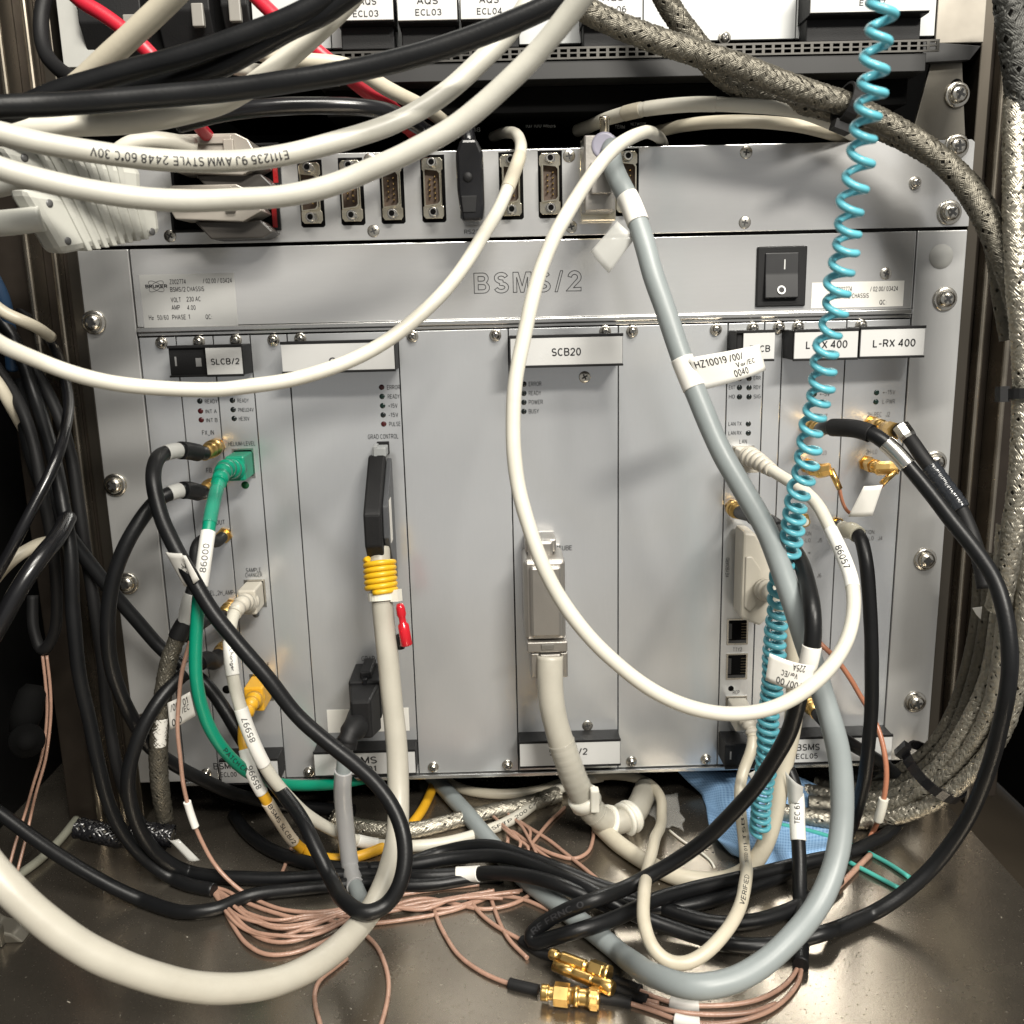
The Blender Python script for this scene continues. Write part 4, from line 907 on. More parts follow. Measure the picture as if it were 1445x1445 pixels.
vt = empty('vented_tray', (38, 40, 424))
x0, x1 = P(440, 72, 15).x, P(1326, 62, 15).x; zt, zb = 434.2, 428.4
m = MB()
m.box(x0, x1, -15, -14.0, zt - 1.0, zt); m.box(x0, x1, -15, -14.0, zb, zb + 0.9); m.box(x0, x1, -15, -14.0, (zt + zb) / 2 - 0.35, (zt + zb) / 2 + 0.35)
k = int((x1 - x0) / 4.9)
for i in range(k + 1):
    xx = x0 + (x1 - x0 - 1.5) * i / k; m.box(xx, xx + 1.5, -14.95, -14.05, zb + 0.9, (zt + zb) / 2 - 0.35); m.box(xx, xx + 1.5, -14.95, -14.05, (zt + zb) / 2 + 0.35, zt - 1.0)
m.build('perforated_lip', mat('lip_metal', (0.075, 0.072, 0.066), 0.38, metal=0.7, var=0.15), vt)
m = MB(); m.box(x0 + 1, x1 - 6, -13.9, 150, zb - 9, zb - 0.4, 0.3); m.build('tray', DARK, vt)
m = MB(); m.box(x0 + 3, x1 - 8, 2, 150, zb - 22, zb - 9.1, 0.4); m.build('underside', VOID, vt)
tag(vt, 'dark metal tray with perforated front lip under the white upper chassis', 'tray')

br = empty('mounting_bracket', (225, 6, TT))
a = [P(1318, 86, 0), P(1362, 86, 0), P(1366, 204, 0), P(1288, 204, 0)]
m = MB(); m.prism([(q.x, max(q.z, TT + 1.0)) for q in a], 'y', 3.2, 5.6, 0.3); m.build('plate', BRACKM, br)
screw(ME_EAR, br, 1350, 134, -3.0, 'bolt'); p = P(1350, 120, -3.0); m = MB(); m.lathe((p.x, 3.15, p.z), (0, -1, 0), [(0, 3.2), (0.1, 3.2)], 20); m.build('slot', VOID, br)
tag(br, 'zinc mounting bracket with one bolt above the right end of the connector panel', 'bracket')
# stainless strip at the top right and its dark gusset
st = empty('corner_plate', (232, 6, 434)); m = MB(); m.box(217, 242.5, 1.0, 3.0, 436, 640, 0.4); m.build('plate', mat('corner_steel', (0.30, 0.275, 0.235), 0.36, metal=0.6), st)
a = [P(1300, 60, 0), P(1382, 66, 0), P(1366, 86, 0), P(1300, 90, 0)]; m = MB(); m.prism([(q.x, q.z) for q in a], 'y', -2, 2.8, 0.3); m.build('gusset', DARK, st)
tag(st, 'grey steel corner plate beside the top right end of the upper chassis', 'plate')

# black plug blocks behind the red leads (top left)
for i, (u0, u1, v0, v1, d, lab) in enumerate(((100, 205, -60, 78, 6, 'black plug block at the top edge beside the grey post'), (212, 300, -60, 62, 4, 'black plug block at the top edge crossed by a white cable'), (305, 352, -60, 55, 6, 'small black plug block left of the upper name plates'))):
    a, b = P(u0, v0, d), P(u1, v1, d); r = empty('plug_block', ((a.x + b.x) / 2, 0, b.z))
    m = MB(); m.prism([(40, a.z), (-d, a.z), (-d, b.z + 16), (4, b.z), (40, b.z)], 'x', a.x, b.x, 0.8); m.build('body', BLACKM, r)
    m = MB(); m.box(b.x - 9, b.x - 3, -d - 1.8, -d + 2, b.z + 8, b.z + 19, 0.6); m.build('latch', mat('grey_latch', (0.22, 0.21, 0.19), 0.4), r)
    tag(r, lab, 'plug', 'black plug blocks at the top')
a, b = P(72, -30, 2), P(140, 92, 2); r = MB(); r.prism([(a.x, a.z), (b.x - 14, a.z), (b.x, b.z), (a.x, b.z)], 'y', 1, 4, 0.3); r = r.build('sloping_sheet', mat('grey_side', (0.36, 0.36, 0.34), 0.45), None); tag(r, 'pale grey sloping panel piece in the top left corner', 'panel')
a, b = P(352, -30, 0), P(474, 76, 0); r = MB(); r.box(a.x, -129.5, 0, 3, b.z, 640, 0.3); r = r.build('side_cover', WHITEP); tag(r, 'white cover strip left of the first ECL03 name plate', 'panel')

# ================================================================== PLUGS used by several leads
def hull_box(u0, u1, v0, v1, d0, d1, m, par, name, bev=0.8, taper=0.0):
    """block standing straight out of the panel over card-plane pixels u0..u1, v0..v1"""
    a, b = P(u0, v0, 0), P(u1, v1, 0); q = MB()
    if taper:
        t = taper; vs = [(a.x, -d0, a.z), (b.x, -d0, a.z), (b.x, -d0, b.z), (a.x, -d0, b.z), (a.x + t, -d1, a.z - t), (b.x - t, -d1, a.z - t), (b.x - t, -d1, b.z + t), (a.x + t, -d1, b.z + t)]
        bm = bmesh.new(); V = [bm.verts.new(x) for x in vs]
        for f in ((0, 1, 2, 3), (7, 6, 5, 4), (0, 4, 5, 1), (1, 5, 6, 2), (2, 6, 7, 3), (3, 7, 4, 0)): bm.faces.new([V[i] for i in f])
        bmesh.ops.recalc_face_normals(bm, faces=bm.faces[:])
        if bev: bmesh.ops.bevel(bm, geom=bm.edges[:], offset=bev, segments=2, profile=0.5, affect='EDGES')
        q.bm(bm)
    else: q.box(a.x, b.x, -d1, -d0, b.z, a.z, bev)
    return q.build(name, m, par)
def coax_plug(c, m=GOLD, L=13.0, r=3.9, name='gold_plug'):
    """threaded nut and ferrule at the start of a coaxial lead"""
    k = max(2, int(L / c.step)); 
    r = max(r, c.r + 0.9)
    pr = [(0, r), (0.12, r * 1.04), (0.42, r * 1.04), (0.43, r * 0.88), (0.50, r * 0.88), (0.51, r * 0.95), (0.62, r * 0.95), (0.63, r * 0.88), (1.0, r * 0.88)]
    o = sleeve(c, 0, k, m, prof=pr, name=name, n=18)
    return o

# ================================================================== GREY-WHITE AND BLACK CABLES ACROSS THE TOP
c = cable('data_cable', 'pale cable with upside-down style print, upper of two sweeping across top left',
    [(-40, 178, 165), (0, 188, 163), (60, 203, 158), (111, 212, 155), (165, 219, 150), (221, 224, 147), (275, 227, 143), (332, 227, 140), (400, 219, 135), (461, 205, 130), (510, 191, 126), (558, 173, 122), (627, 132, 116), (682, 83, 112), (712, 52, 110), (737, 17, 108), (765, -30, 105)], 8.3, PALEG, group='pale data cables')
ctext(c, 'E111235 9J AWM STYLE 2448 60°C 30V', (402, 219), (128, 214), 3.0, INKG)
c = cable('data_cable', 'pale cable without visible print, lower of two sweeping across top left',
    [(-40, 222, 190), (0, 238, 188), (83, 261, 182), (166, 276, 176), (249, 282, 170), (332, 281, 166), (400, 277, 164), (460, 264, 162), (516, 243, 160), (560, 224, 160), (599, 203, 160), (645, 175, 160), (682, 147, 161), (720, 113, 163), (750, 83, 165), (797, 28, 170), (819, 0, 173), (840, -30, 176)], 8.0, PALEG, group='pale data cables')
cable('power_cable', 'thick black cable sweeping from left edge to top centre, passing under one pale cable',
    [(-40, 153, 158), (0, 151, 155), (60, 148, 150), (150, 141, 146), (250, 134, 142), (350, 124, 140), (433, 112, 140), (516, 95, 140), (599, 75, 142), (682, 47, 144), (750, 21, 146), (800, -3, 147), (840, -25, 147)], 8.6, BLACK, group='thick black cables at the top')
cable('power_cable', 'thick black cable topmost at upper left, rising to the top edge near the green dot',
    [(-30, 170, 128), (30, 152, 130), (69, 134, 130), (130, 116, 130), (194, 97, 130), (250, 81, 130), (304, 64, 130), (360, 44, 130), (410, 24, 130), (450, 4, 130), (490, -25, 130)], 8.4, BLACK, group='thick black cables at the top')
cable('power_cable', 'thick black cable just under the topmost one, joining it at upper left',
    [(120, 142, 112), (208, 121, 116), (277, 106, 120), (320, 90, 122), (360, 69, 124), (405, 43, 126), (461, 16, 128), (510, -20, 130)], 8.4, BLACK, group='thick black cables at the top')
cable('power_cable', 'black glossy cable arching in the dark gap left of the serial ports',
    [(250, 176, 70), (318, 158, 72), (380, 152, 72), (433, 150, 70), (490, 150, 66), (530, 154, 60), (565, 164, 48), (600, 184, 20), (620, 200, -20)], 7.8, BLACKG, group='black cables at upper left')
cable('power_cable', 'grey-black cable looping down the top left corner beside the post',
    [(74, -25, 60), (63, 0, 62), (58, 41, 66), (63, 74, 72), (83, 98, 82), (113, 113, 94), (160, 128, 100)], 6.6, BLACKM, group='black cables at upper left')
cable('white_cable', 'white cable slanting steeply up to the top edge at upper left',
    [(70, 150, 96), (110, 118, 102), (147, 84, 108), (190, 46, 114), (235, 5, 120), (262, -25, 124)], 9.6, CREAM, group='white cables at upper left')
cable('white_cable', 'shaded white cable running below the black bundle at upper left',
    [(-20, 190, 100), (42, 181, 104), (90, 179, 104), (138, 177, 104), (200, 171, 104), (249, 162, 104), (310, 146, 104), (350, 124, 104), (390, 96, 104), (430, 62, 106), (470, 24, 108), (505, -15, 110)], 9.0, WHITE, group='white cables at upper left')
cable('white_cable', 'cream cable passing behind the black bundle towards the serial ports',
    [(360, 72, 52), (391, 82, 56), (440, 86, 58), (488, 92, 58), (515, 104, 56), (535, 118, 52), (562, 133, 44), (590, 148, 30), (622, 168, 0), (640, 182, -30)], 7.2, CREAM, group='white cables at upper left')
cable('white_cable', 'short pale cable just below the cream one behind the black bundle',
    [(330, 96, 44), (386, 102, 46), (430, 104, 46), (480, 112, 42)], 6.4, WHITE, group='white cables at upper left')
c = cable('red_cable', 'red cable slanting down from the top left edge behind the white cable', [(92, -20, 60), (111, -1, 62), (152, 26, 64), (208, 72, 66), (243, 112, 62), (275, 168, 46), (296, 195, 20), (305, 215, 4)], 6.6, RED, group='red cables')
c = cable('red_cable', 'red cable from the top edge running down to a red knot near the serial ports', [(345, -22, 40), (364, 0, 44), (391, 25, 48), (441, 65, 50), (480, 98, 48), (516, 128, 44), (545, 145, 38), (572, 172, 22), (590, 188, 8), (606, 205, -12)], 6.6, RED, group='red cables')
sleeve(c, (570, 170), (600, 198), mat('red_cloth', (0.34, 0.006, 0.012), 0.6, bump=0.8, bscale=600), name='red_tape', grow=1.3, jit=0.10)

# left-hand multiway connectors --------------------------------------
def hood(label, pts, dia, cab_pts, box, ribs):
    r = cable('multiway_cable', label, cab_pts, dia, PLUGG, cat='connector cable', group='multiway connectors at the left')
    a, b, w0, w1, th = box
    A_, B_ = P(*a), P(*b); ax = (B_ - A_); L = ax.length; ax.normalize()
    n_ = (CAMP - A_); n_ = (n_ - ax * n_.dot(ax)).normalized(); s_ = ax.cross(n_)
    sh = 7.0
    def slab(t0, t1, e0, e1, thick, bev):
        bm = bmesh.new(); V = []
        for t, e in ((t0, e0), (t1, e1)):
            for sx, sy in ((-1, -1), (1, -1), (1, 1), (-1, 1)): V.append(bm.verts.new(A_ + ax * (t + sx * sh * (1 - t / L)) + s_ * sx * e + n_ * sy * thick))
        for f in ((0, 1, 2, 3), (7, 6, 5, 4), (0, 4, 5, 1), (1, 5, 6, 2), (2, 6, 7, 3), (3, 7, 4, 0)): bm.faces.new([V[i] for i in f])
        bmesh.ops.recalc_face_normals(bm, faces=bm.faces[:])
        bmesh.ops.bevel(bm, geom=bm.edges[:], offset=bev, segments=2, profile=0.5, affect='EDGES'); return bm
    m = MB(); m.bm(slab(0, L, w0, w1, th, 3.2)); h = m.build('hood', PLUGG, r.o)
    q = MB(); n2 = ribs
    for i in range(n2):
        t = L * (0.22 + 0.66 * i / n2); e = w0 + (w1 - w0) * t / L; q.bm(slab(t, t + L * 0.045, e + 0.5, e + 0.5, th + 0.7, 0.4))
    q.build('grip_ribs', PLUGG, h)
    for t, e in ((0.1, 0.62), (0.9, 0.7), (0.12, -0.6)):
        q = MB(); p_ = A_ + ax * (L * t + (sh * e * (1 - t))) + s_ * (w0 + (w1 - w0) * t) * e + n_ * (th + 0.05); q.lathe(p_ - n_ * 0.4, n_, [(0, 1.7), (0.5, 1.7), (0.52, 0.2)], 14)
        q.build('hood_screw', mat('hood_screw', (0.09, 0.09, 0.09), 0.4), h)
    return r
hood('ribbed grey-white connector hood in front at left with cable from the left edge', None, 10.5, [(-40, 318, 120), (0, 315, 122), (30, 312, 122), (60, 308, 120)],
     ((48, 314, 118), (213, 311, 60), 13.2, 6.6, 6.0), 8)
hood('ribbed grey-white connector hood partly hidden behind the front one at left', None, 10.0, [(-40, 268, 80), (0, 262, 84), (40, 252, 86), (70, 248, 86)],
     ((16, 240, 96), (192, 256, 50), 9.5, 6.5, 5.5), 8)
for k, (v0, v1, d, lab) in enumerate(((190, 246, 26, 'upper beige metal connector shell beside the red-lined socket'), (262, 312, 24, 'lower beige metal connector shell with dark underside beside the serial ports'))):
    a, b = P(226, v0, d), P(376, v1, d)
    r = empty('connector_shell', ((a.x + b.x) / 2, -d / 2, b.z)); m = MB()
    m.prism([(a.x, a.z - 4), (a.x + 6, a.z), (b.x - 14, a.z), (b.x - 8, a.z - 3), (b.x - 2, b.z + 5), (b.x - 12, b.z), (a.x + 6, b.z + 2)], 'y', -d, -1.4, 0.6); m.build('shell', mat('beige_metal', (0.36, 0.33, 0.29), 0.4, metal=0.4, var=0.1), r)
    m = MB(); m.box(a.x + 16, b.x - 16, -d - 1.4, -d + 0.3, a.z - 5, a.z - 1.2, 0.4); m.box(b.x - 20, b.x - 15, -d - 2.2, -d + 0.2, b.z + 5, a.z - 3, 0.4); m.build('cable_clamp', mat('beige_metal', (0.36, 0.33, 0.29)), r)
    m = MB(); m.prism([(a.x + 14, b.z + 1), (b.x - 4, b.z + 1), (b.x + 2, b.z - 5), (b.x - 4, b.z - 8), (a.x + 22, b.z - 8)], 'y', -d * 0.8, -2.3, 0.8); m.build('underside', mat('brown_black_plastic', (0.05, 0.045, 0.04), 0.4), r)
    tag(r, lab, 'connector', 'multiway connectors at the left')
cable('multiway_cable', 'white cable curving into the upper beige metal connector shell', [(150, 232, 46), (180, 205, 46), (205, 198, 44), (235, 199, 40), (275, 207, 32)], 8.2, WHITE, cat='connector cable', group='multiway connectors at the left')

# black serial plug ---------------------------------------------------
a = P(665, 262, 0); r = empty('serial_plug', (a.x, -20, a.z - 20))
zz = [P(662, v, 34).z for v in (196, 215, 268, 312)]
m = MB(); m.prism([(a.x - 6.6, zz[1]), (a.x - 4.0, zz[0]), (a.x + 4.4, zz[0]), (a.x + 7.0, zz[1]), (a.x + 7.0, zz[2] - 8), (a.x + 6.0, zz[3]), (a.x - 4.6, zz[3]), (a.x - 6.4, zz[2])], 'y', -34, -7, 1.6); m.build('hood', BLACKG, r)
m = MB(); m.box(a.x - 4.5, a.x + 4.5, -7.2, -1.8, a.z - 14, a.z + 14, 0.4); m.build('shell', NICKEL, r)
m = MB(); p = P(660, 250, 34.2); m.lathe((p.x, -33.9, p.z), (0, -1, 0), [(0, 2.6), (0.5, 2.3), (0.6, 0.2)], 18); p = P(662, 285, 34.2); m.prism([(p.x - 4.0, p.z + 3), (p.x + 4.0, p.z + 3), (p.x + 3.2, p.z - 5), (p.x - 3.2, p.z - 5)], 'y', -34.5, -33.5, 0.3); m.build('hood_detail', BLACKM, r)
tag(r, 'black serial plug above the RS232 marking', 'plug')
cable('serial_cable', 'short black cable rising from the black serial plug into the gap', [(662, 205, 28), (660, 190, 26), (654, 175, 12), (646, 168, -20)], 7.5, BLACKG)

# ================================================================== WHITE NETWORK CABLES
c = cable('network_cable', 'white cable drooping from the left edge and rising across the panel to the switch',
    [(-40, 456, 190), (0, 486, 182), (50, 508, 174), (100, 526, 168), (150, 538, 162), (200, 545, 157), (260, 549, 152), (310, 549, 148), (350, 545, 145), (405, 538, 140), (461, 522, 134), (505, 504, 129), (549, 479, 123), (590, 447, 117), (627, 411, 110), (655, 375, 102), (682, 332, 92), (702, 298, 82), (715, 268, 72), (727, 240, 60), (734, 218, 44), (735, 200, 24), (727, 189, 4), (712, 188, -18), (696, 193, -40)], 6.1, WHITE, group='white network cables')
sleeve(c, (716, 268), (733, 222), CREAM, name='heat_shrink', grow=0.25)
c = cable('network_cable', 'white cable forming the big loop in front of the SCB20 card, marked 86057',
    [(936, 205, -24), (930, 194, 0), (922, 188, 22), (910, 186, 46), (893, 192, 62), (872, 206, 76), (847, 231, 90), (828, 257, 100), (811, 285, 108), (796, 310, 114), (783, 332, 118), (770, 362, 124), (760, 391, 128), (748, 435, 132), (736, 488, 136), (728, 530, 139), (724, 575, 142), (724, 627, 145), (731, 680, 148), (742, 725, 151), (764, 792, 155), (787, 838, 157), (811, 875, 159), (838, 908, 160), (866, 934, 161), (921, 974, 162), (977, 998, 162), (1032, 1007, 161), (1086, 1000, 159), (1128, 981, 156), (1164, 951, 150), (1192, 908, 141), (1204, 864, 130), (1202, 822, 118), (1189, 782, 106), (1172, 745, 94), (1153, 712, 80), (1130, 690, 68), (1105, 674, 56), (1081, 659, 42), (1066, 649, 30), (1054, 643, 20)], 6.25, WHITE, group='white network cables')
boot(c, (1089, 664), (1056, 644), 3.6, 6.0, 6, PLUGB)
hull_box(1036, 1061, 631, 660, 0.5, 17, PLUGB, c.o, 'plug_body', 1.0)
sl = sleeve(c, (1172, 745), (1203, 830), mat('sleeve_pale', (0.68, 0.67, 0.63), 0.3, var=0.04), grow=0.22)
ctext(c, '86057', (1182, 778), (1192, 806), 2.7, INK, grow=0.32, side=-0.2)
c = cable('network_cable', 'white cable in the gap above the panel, upper of two',
    [(1250, 228, -34), (1228, 208, -18), (1200, 188, 2), (1170, 172, 16), (1130, 158, 28), (1082, 150, 36), (1036, 147, 36), (990, 147, 34), (945, 150, 30), (900, 156, 22), (870, 164, 10), (845, 172, -8), (815, 184, -36)], 7.0, WHITE, group='cables in the gap above the panel')
sleeve(c, (1010, 147), (912, 154), WHITE, grow=0.15); sleeve(c, (905, 155), (882, 161), CREAM, grow=0.3, name='printed_band')
c = cable('network_cable', 'white cable in the gap, lower of two, dipping behind the panel',
    [(1245, 224, -30), (1205, 201, -12), (1165, 187, 2), (1120, 177, 10), (1065, 171, 14), (1010, 172, 6), (960, 178, -8), (920, 188, -26)], 6.6, CREAM, group='cables in the gap above the panel')

# ================================================================== GREY CABLE WITH METAL D-SUB HOOD
c = cable('grey_cable', 'thick grey cable hanging from the metal serial hood and looping along the bottom',
    [(862, 205, 26), (862, 222, 36), (867, 240, 44), (878, 262, 50), (889, 284, 54), (902, 318, 60), (912, 350, 65), (921, 385, 69), (944, 455, 78), (966, 516, 85), (993, 580, 93), (1021, 641, 101), (1053, 698, 108), (1082, 750, 114), (1102, 805, 119), (1120, 855, 124), (1138, 910, 129), (1157, 965, 134), (1174, 1020, 140), (1184, 1065, 144), (1188, 1105, 148), (1188, 1160, 154), (1178, 1217, 162), (1156, 1272, 172), (1114, 1326, 184), (1072, 1364, 192), (1032, 1385, 197), (977, 1394, 198), (921, 1376, 182), (890, 1356, 156), (866, 1337, 132), fl(842, 1318, 5.2), fl(812, 1296, 5.2), fl(783, 1272, 5.2), fl(752, 1250, 5.2), fl(715, 1214, 5.2), fl(682, 1176, 5.2), fl(650, 1138, 5.2), fl(622, 1108, 5.2), fl(600, 1085, 5.2)], 10.2, GREY)
sleeve(c, (881, 276), (906, 312), STICK, grow=0.3, name='tape_wrap', label='white tape wrap')
sheet('tape_flag', [(871, 312, 58), (897, 335, 60), (859, 386, 56), (833, 355, 54)], FROST, c.o, bulge=2.0)
sleeve(c, (956, 507), (985, 548), STICK, grow=0.22, name='tag_wrap')
sheet('cable_tag', [(972, 505, 91), (1072, 486, 76), (1081, 522, 76), (990, 551, 90)], STICK, c.o, bulge=5.0, nu=16,
      texts=[('HZ10019 /00/', 0.03, 0.64, 0.24, 0.20), ('Var/EC', 0.50, 0.82, 0.50, 0.15), ('0040', 0.44, 0.66, 0.76, 0.20)])
a, b = P(824, 214, 30), P(868, 292, 30); m = MB()
m.box(a.x, b.x, -30, -6, b.z - 2, P(840, 190, 30).z, 1.0); m.box(a.x + 3, b.x - 2, -34, -28, b.z + 6, P(840, 230, 30).z, 0.8); h = m.build('metal_hood', DIECAST, c.o)
p = P(853, 163, 24); m = MB(); m.lathe((p.x, -24, p.z), (0, 0.0, -1), [(0, 1.0), (0.6, 2.6), (2.0, 2.8), (2.2, 2.4), (9.0, 2.4), (9.2, 1.8), (26, 1.8)], 16); m.build('thumb_screw', NICKEL, h)
p = P(853, 205, 30.4); m = MB(); m.lathe((p.x, -29.8, p.z), (0, -1, 0), [(0, 6.6), (0.7, 6.4), (0.8, 5.2)], 24); m.build('cable_gland', mat('lilac_gland', (0.30, 0.29, 0.36), 0.4), h)
a, b = P(818, 200, 8), P(868, 312, 8); m = MB(); m.box(a.x, b.x, -12, -2, b.z, a.z, 0.7); m.build('shell', NICKEL, h)

# ================================================================== GRADIENT CARD LEADS
c = cable('gradient_cable', 'thick off-white cable below the yellow wire winding, sweeping to the lower left corner',
    [(535, 772, 34), (536, 800, 38), (539, 838, 42), (545, 900, 46), (550, 960, 50), (556, 1020, 54), (561, 1080, 60), (563, 1130, 68), (560, 1180, 80), (550, 1228, 98), (533, 1268, 118), (508, 1305, 140), (470, 1342, 162), (425, 1371, 180), (378, 1389, 192), (325, 1396, 202), (265, 1392, 210), (200, 1375, 216), (135, 1346, 220), (70, 1304, 222), (20, 1260, 222), (-15, 1222, 220), (-60, 1160, 214)], 11.6, BEIGE)
X0, X1 = P(524, 640, 0).x, P(551, 640, 0).x
pz = lambda v, d: P(535, v, d).z
m = MB(); m.prism([(-9, pz(641, 9)), (-14, pz(643, 14)), (-44, pz(719, 44)), (-46, pz(726, 46)), (-46, pz(772, 46)), (-40, pz(786, 40)), (-30, pz(797, 30)), (-8, pz(822, 8)), (-6, pz(700, 6))], 'x', X0, X1 - 1.5, 1.2)
h = m.build('plug_hood', BLACKM, c.o)
m = MB(); m.prism([(-8, pz(646, 8)), (-38, pz(715, 38)), (-40, pz(760, 40)), (-24, pz(800, 24)), (-8, pz(815, 8))], 'x', X1 - 1.4, X1 + 1.6, 0.6); m.build('hood_side', mat('dark_grey_plastic', (0.05, 0.052, 0.056), 0.45), h)
m = MB(); m.box(X1 + 1.65, X1 + 1.8, -33, -24, pz(765, 30), pz(705, 30)); m.build('hood_strip', STICK, h)
m = MB(); m.box(X0 + 2, X1 - 1, -13, -1, pz(643, 8), pz(630, 8), 0.6); m.box(X0 + 3, X0 + 5, -14.0, -4, pz(643, 8), pz(627, 8), 0.4); m.build('grey_clamp', mat('clamp_grey', (0.30, 0.31, 0.31), 0.4), h)
a, b = P(532, 623, 0), P(550, 640, 0); m = MB(); m.box(a.x, b.x, -1.2, 0.2, b.z, a.z, 0.3); m.build('socket_front', BLACKM, cD)
q = seg(c, (537, 792), (539, 838)); T_, A_ = frames(q); m = MB(); pts = []
for i, p in enumerate(q):
    th = 2 * math.pi * 6.0 * i / (len(q) - 1); B_ = T_[i].cross(A_[i]); pts.append(p)
fine = []
for i in range(len(pts) - 1):
    for k in range(4):
        f = i + k / 4; ii = int(f); th = 2 * math.pi * 6.0 * f / (len(q) - 1); ctr = q[ii].lerp(q[ii + 1], f - ii); B_ = T_[ii].cross(A_[ii]); fine.append(ctr + (A_[ii] * math.cos(th) + B_ * math.sin(th)) * (c.r + 1.8))
tube(m, fine, 1.55, 10); w = m.build('wire_winding', YELLOWW); tag(w, 'yellow wire wound six turns round the off-white cable under the black plug', 'wire')
t_ = zip_tie(c, (541, 843), NYLON, wmm=4.2, label='white zip tie', hs=-1)
rc = empty('crimp_connector', P(570, 910, 48)); 
A_, B_ = P(564, 852, 50), P(574, 911, 52); m = MB(); ax = B_ - A_; L = ax.length
m.lathe(A_, ax, [(0, 1.7), (2, 2.4), (L * 0.25, 2.6), (L * 0.33, 1.9), (L * 0.45, 1.9), (L * 0.5, 3.0), (L * 0.97, 3.3), (L, 2.6)], 14); m.build('insulated_crimp', REDG, rc)
A_, B_ = P(563, 895, 46), P(566, 915, 46); m = MB(); m.lathe(A_, B_ - A_, [(0, 1.4), (2, 2.2), ((B_ - A_).length, 2.2)], 12); m.build('black_crimp', BLACKG, rc)
tag(rc, 'red crimp connector tucked beside the off-white cable under the zip tie', 'connector')
c = cable('gradient_lead', 'short grey sleeved lead hanging from the black GRAD OUT plug',
    [N(522, 972, 36), N(520, 978, 46), (494, 1034, 55), (488, 1054, 58), (485, 1084, 58), (483, 1120, 56), (486, 1160, 56), (491, 1200, 58), (498, 1240, 62), (507, 1262, 70), fl(518, 1280, 6)], 8.2, GREY)
sleeve(c, (484, 1090), (501, 1250), GREYP, grow=0.8, name='glossy_sleeve', jit=0.0)
h = hull_box(502, 547, 934, 985, 2, 30, BLACKM, c.o, 'plug_body', 1.2)
hull_box(503, 547, 938, 999, 29, 47, BLACKM, c.o, 'plug_hood', 1.4, taper=3.0); sleeve(c, 0, (489, 1050), BLACKM, name='strain_relief', prof=[(0, 7.5), (0.5, 7.0), (0.75, 6.0), (0.8, 5.2), (0.86, 5.2), (0.9, 5.8), (1, 5.4)])
hull_box(516, 533, 925, 950, 4, 26, BLACKM, h, 'latch', 0.8); hull_box(521, 528, 930, 944, 24, 31, BLACKG, h, 'latch_tab', 0.5)
zip_tie(c, (489, 1050), BLACKM, wmm=3, label='black zip tie at the plug')

# ================================================================== LEFT CARD LEADS
K = dict(dia=7.5, m=BLACK, cat='coaxial cable')
c = cable('coaxial_lead', 'black coaxial lead from FX_IN crossing the gradient card and looping at the bottom',
    [N(307, 629, 4), N(307, 629, 14), N(307, 629, 26), (262, 636, 42), (246, 637, 52), (230, 641, 58), (220, 652, 68), (217, 672, 76), (221, 700, 82), (230, 735, 88), (246, 770, 94), (268, 810, 100), (299, 864, 104), (332, 904, 106), (374, 952, 108), (419, 1008, 110), (461, 1046, 112), (502, 1080, 114), (530, 1106, 116), (553, 1138, 120), (567, 1172, 126), (572, 1210, 132), (565, 1248, 138), (545, 1277, 142), (516, 1288, 146), (490, 1274, 138), (466, 1239, 112), (447, 1200, 102), (428, 1161, 90), (411, 1135, 78), (380, 1095, 62), (345, 1048, 48), (318, 1003, 40), (290, 966, 36), (255, 938, 34), (225, 913, 34), (190, 872, 36), (150, 824, 40), (105, 766, 44), (74, 716, 44), (50, 660, 40), (35, 600, 30), (30, 540, 10)], **K)
coax_plug(c, L=22); sleeve(c, (281, 633), (254, 636), BLACKM, name='strain_relief', grow=0.9, label='black strain relief'); sleeve(c, (252, 635), (236, 639), FROST, grow=0.3, name='clear_band')
c = cable('coaxial_lead', 'black coaxial lead from FB_IN curving down along the left chassis ear',
    [N(304, 683, 4), N(304, 683, 14), N(304, 683, 26), (262, 692, 40), (245, 695, 48), (222, 706, 54), (203, 727, 62), (182, 760, 68), (165, 802, 72), (154, 850, 74), (152, 894, 74), (158, 945, 72), (172, 985, 68), (191, 1021, 62), (210, 1052, 56), (238, 1073, 48), (277, 1096, 36), (318, 1115, 20), (360, 1128, 4), (420, 1138, -12), (500, 1144, -22)], **K)
coax_plug(c, L=20); sleeve(c, (280, 689), (258, 691), BLACKM, name='strain_relief', grow=0.9); sleeve(c, (254, 691), (238, 697), FROST, grow=0.3, name='clear_band')
c = cable('coaxial_lead', 'black coaxial lead from the lowest gold socket running down left past the braid',
    [N(320, 911, 4), N(320, 911, 14), N(320, 911, 26), (288, 930, 40), (266, 946, 50), (244, 966, 58), (221, 994, 66), (202, 1027, 72), (188, 1065, 76), (181, 1100, 78), (184, 1136, 76), (197, 1170, 72), (221, 1204, 66), (255, 1226, 60), (300, 1237, 52), (350, 1240, 48), (400, 1240, 46), (460, 1236, 42), (520, 1234, 42), fl(590, 1238, 5), fl(660, 1234, 6), fl(715, 1232, 13), fl(765, 1240, 18), fl(820, 1262, 16), fl(870, 1284, 8)], **K)
coax_plug(c, L=18); sleeve(c, (302, 922), (281, 936), BLACKM, name='strain_relief', grow=0.9); sleeve(c, (272, 941), (258, 953), FROST, grow=0.3, name='clear_band')
sleeve(c, (642, 1236), (676, 1234), SHRINK, grow=0.5, name='white_marker', label='white marker sleeve')
c = braid('braided_lead', 'short lead with bare tinned braid hanging under the white 01 tag at the left', [(262, 876, 52), (253, 893, 54), (246, 912, 55), (240, 930, 56), (235, 960, 57), (230, 1000, 58), (226, 1040, 58), (224, 1080, 57), (226, 1120, 55), (231, 1156, 50)], 7.6, BRAIDM, nst=7)
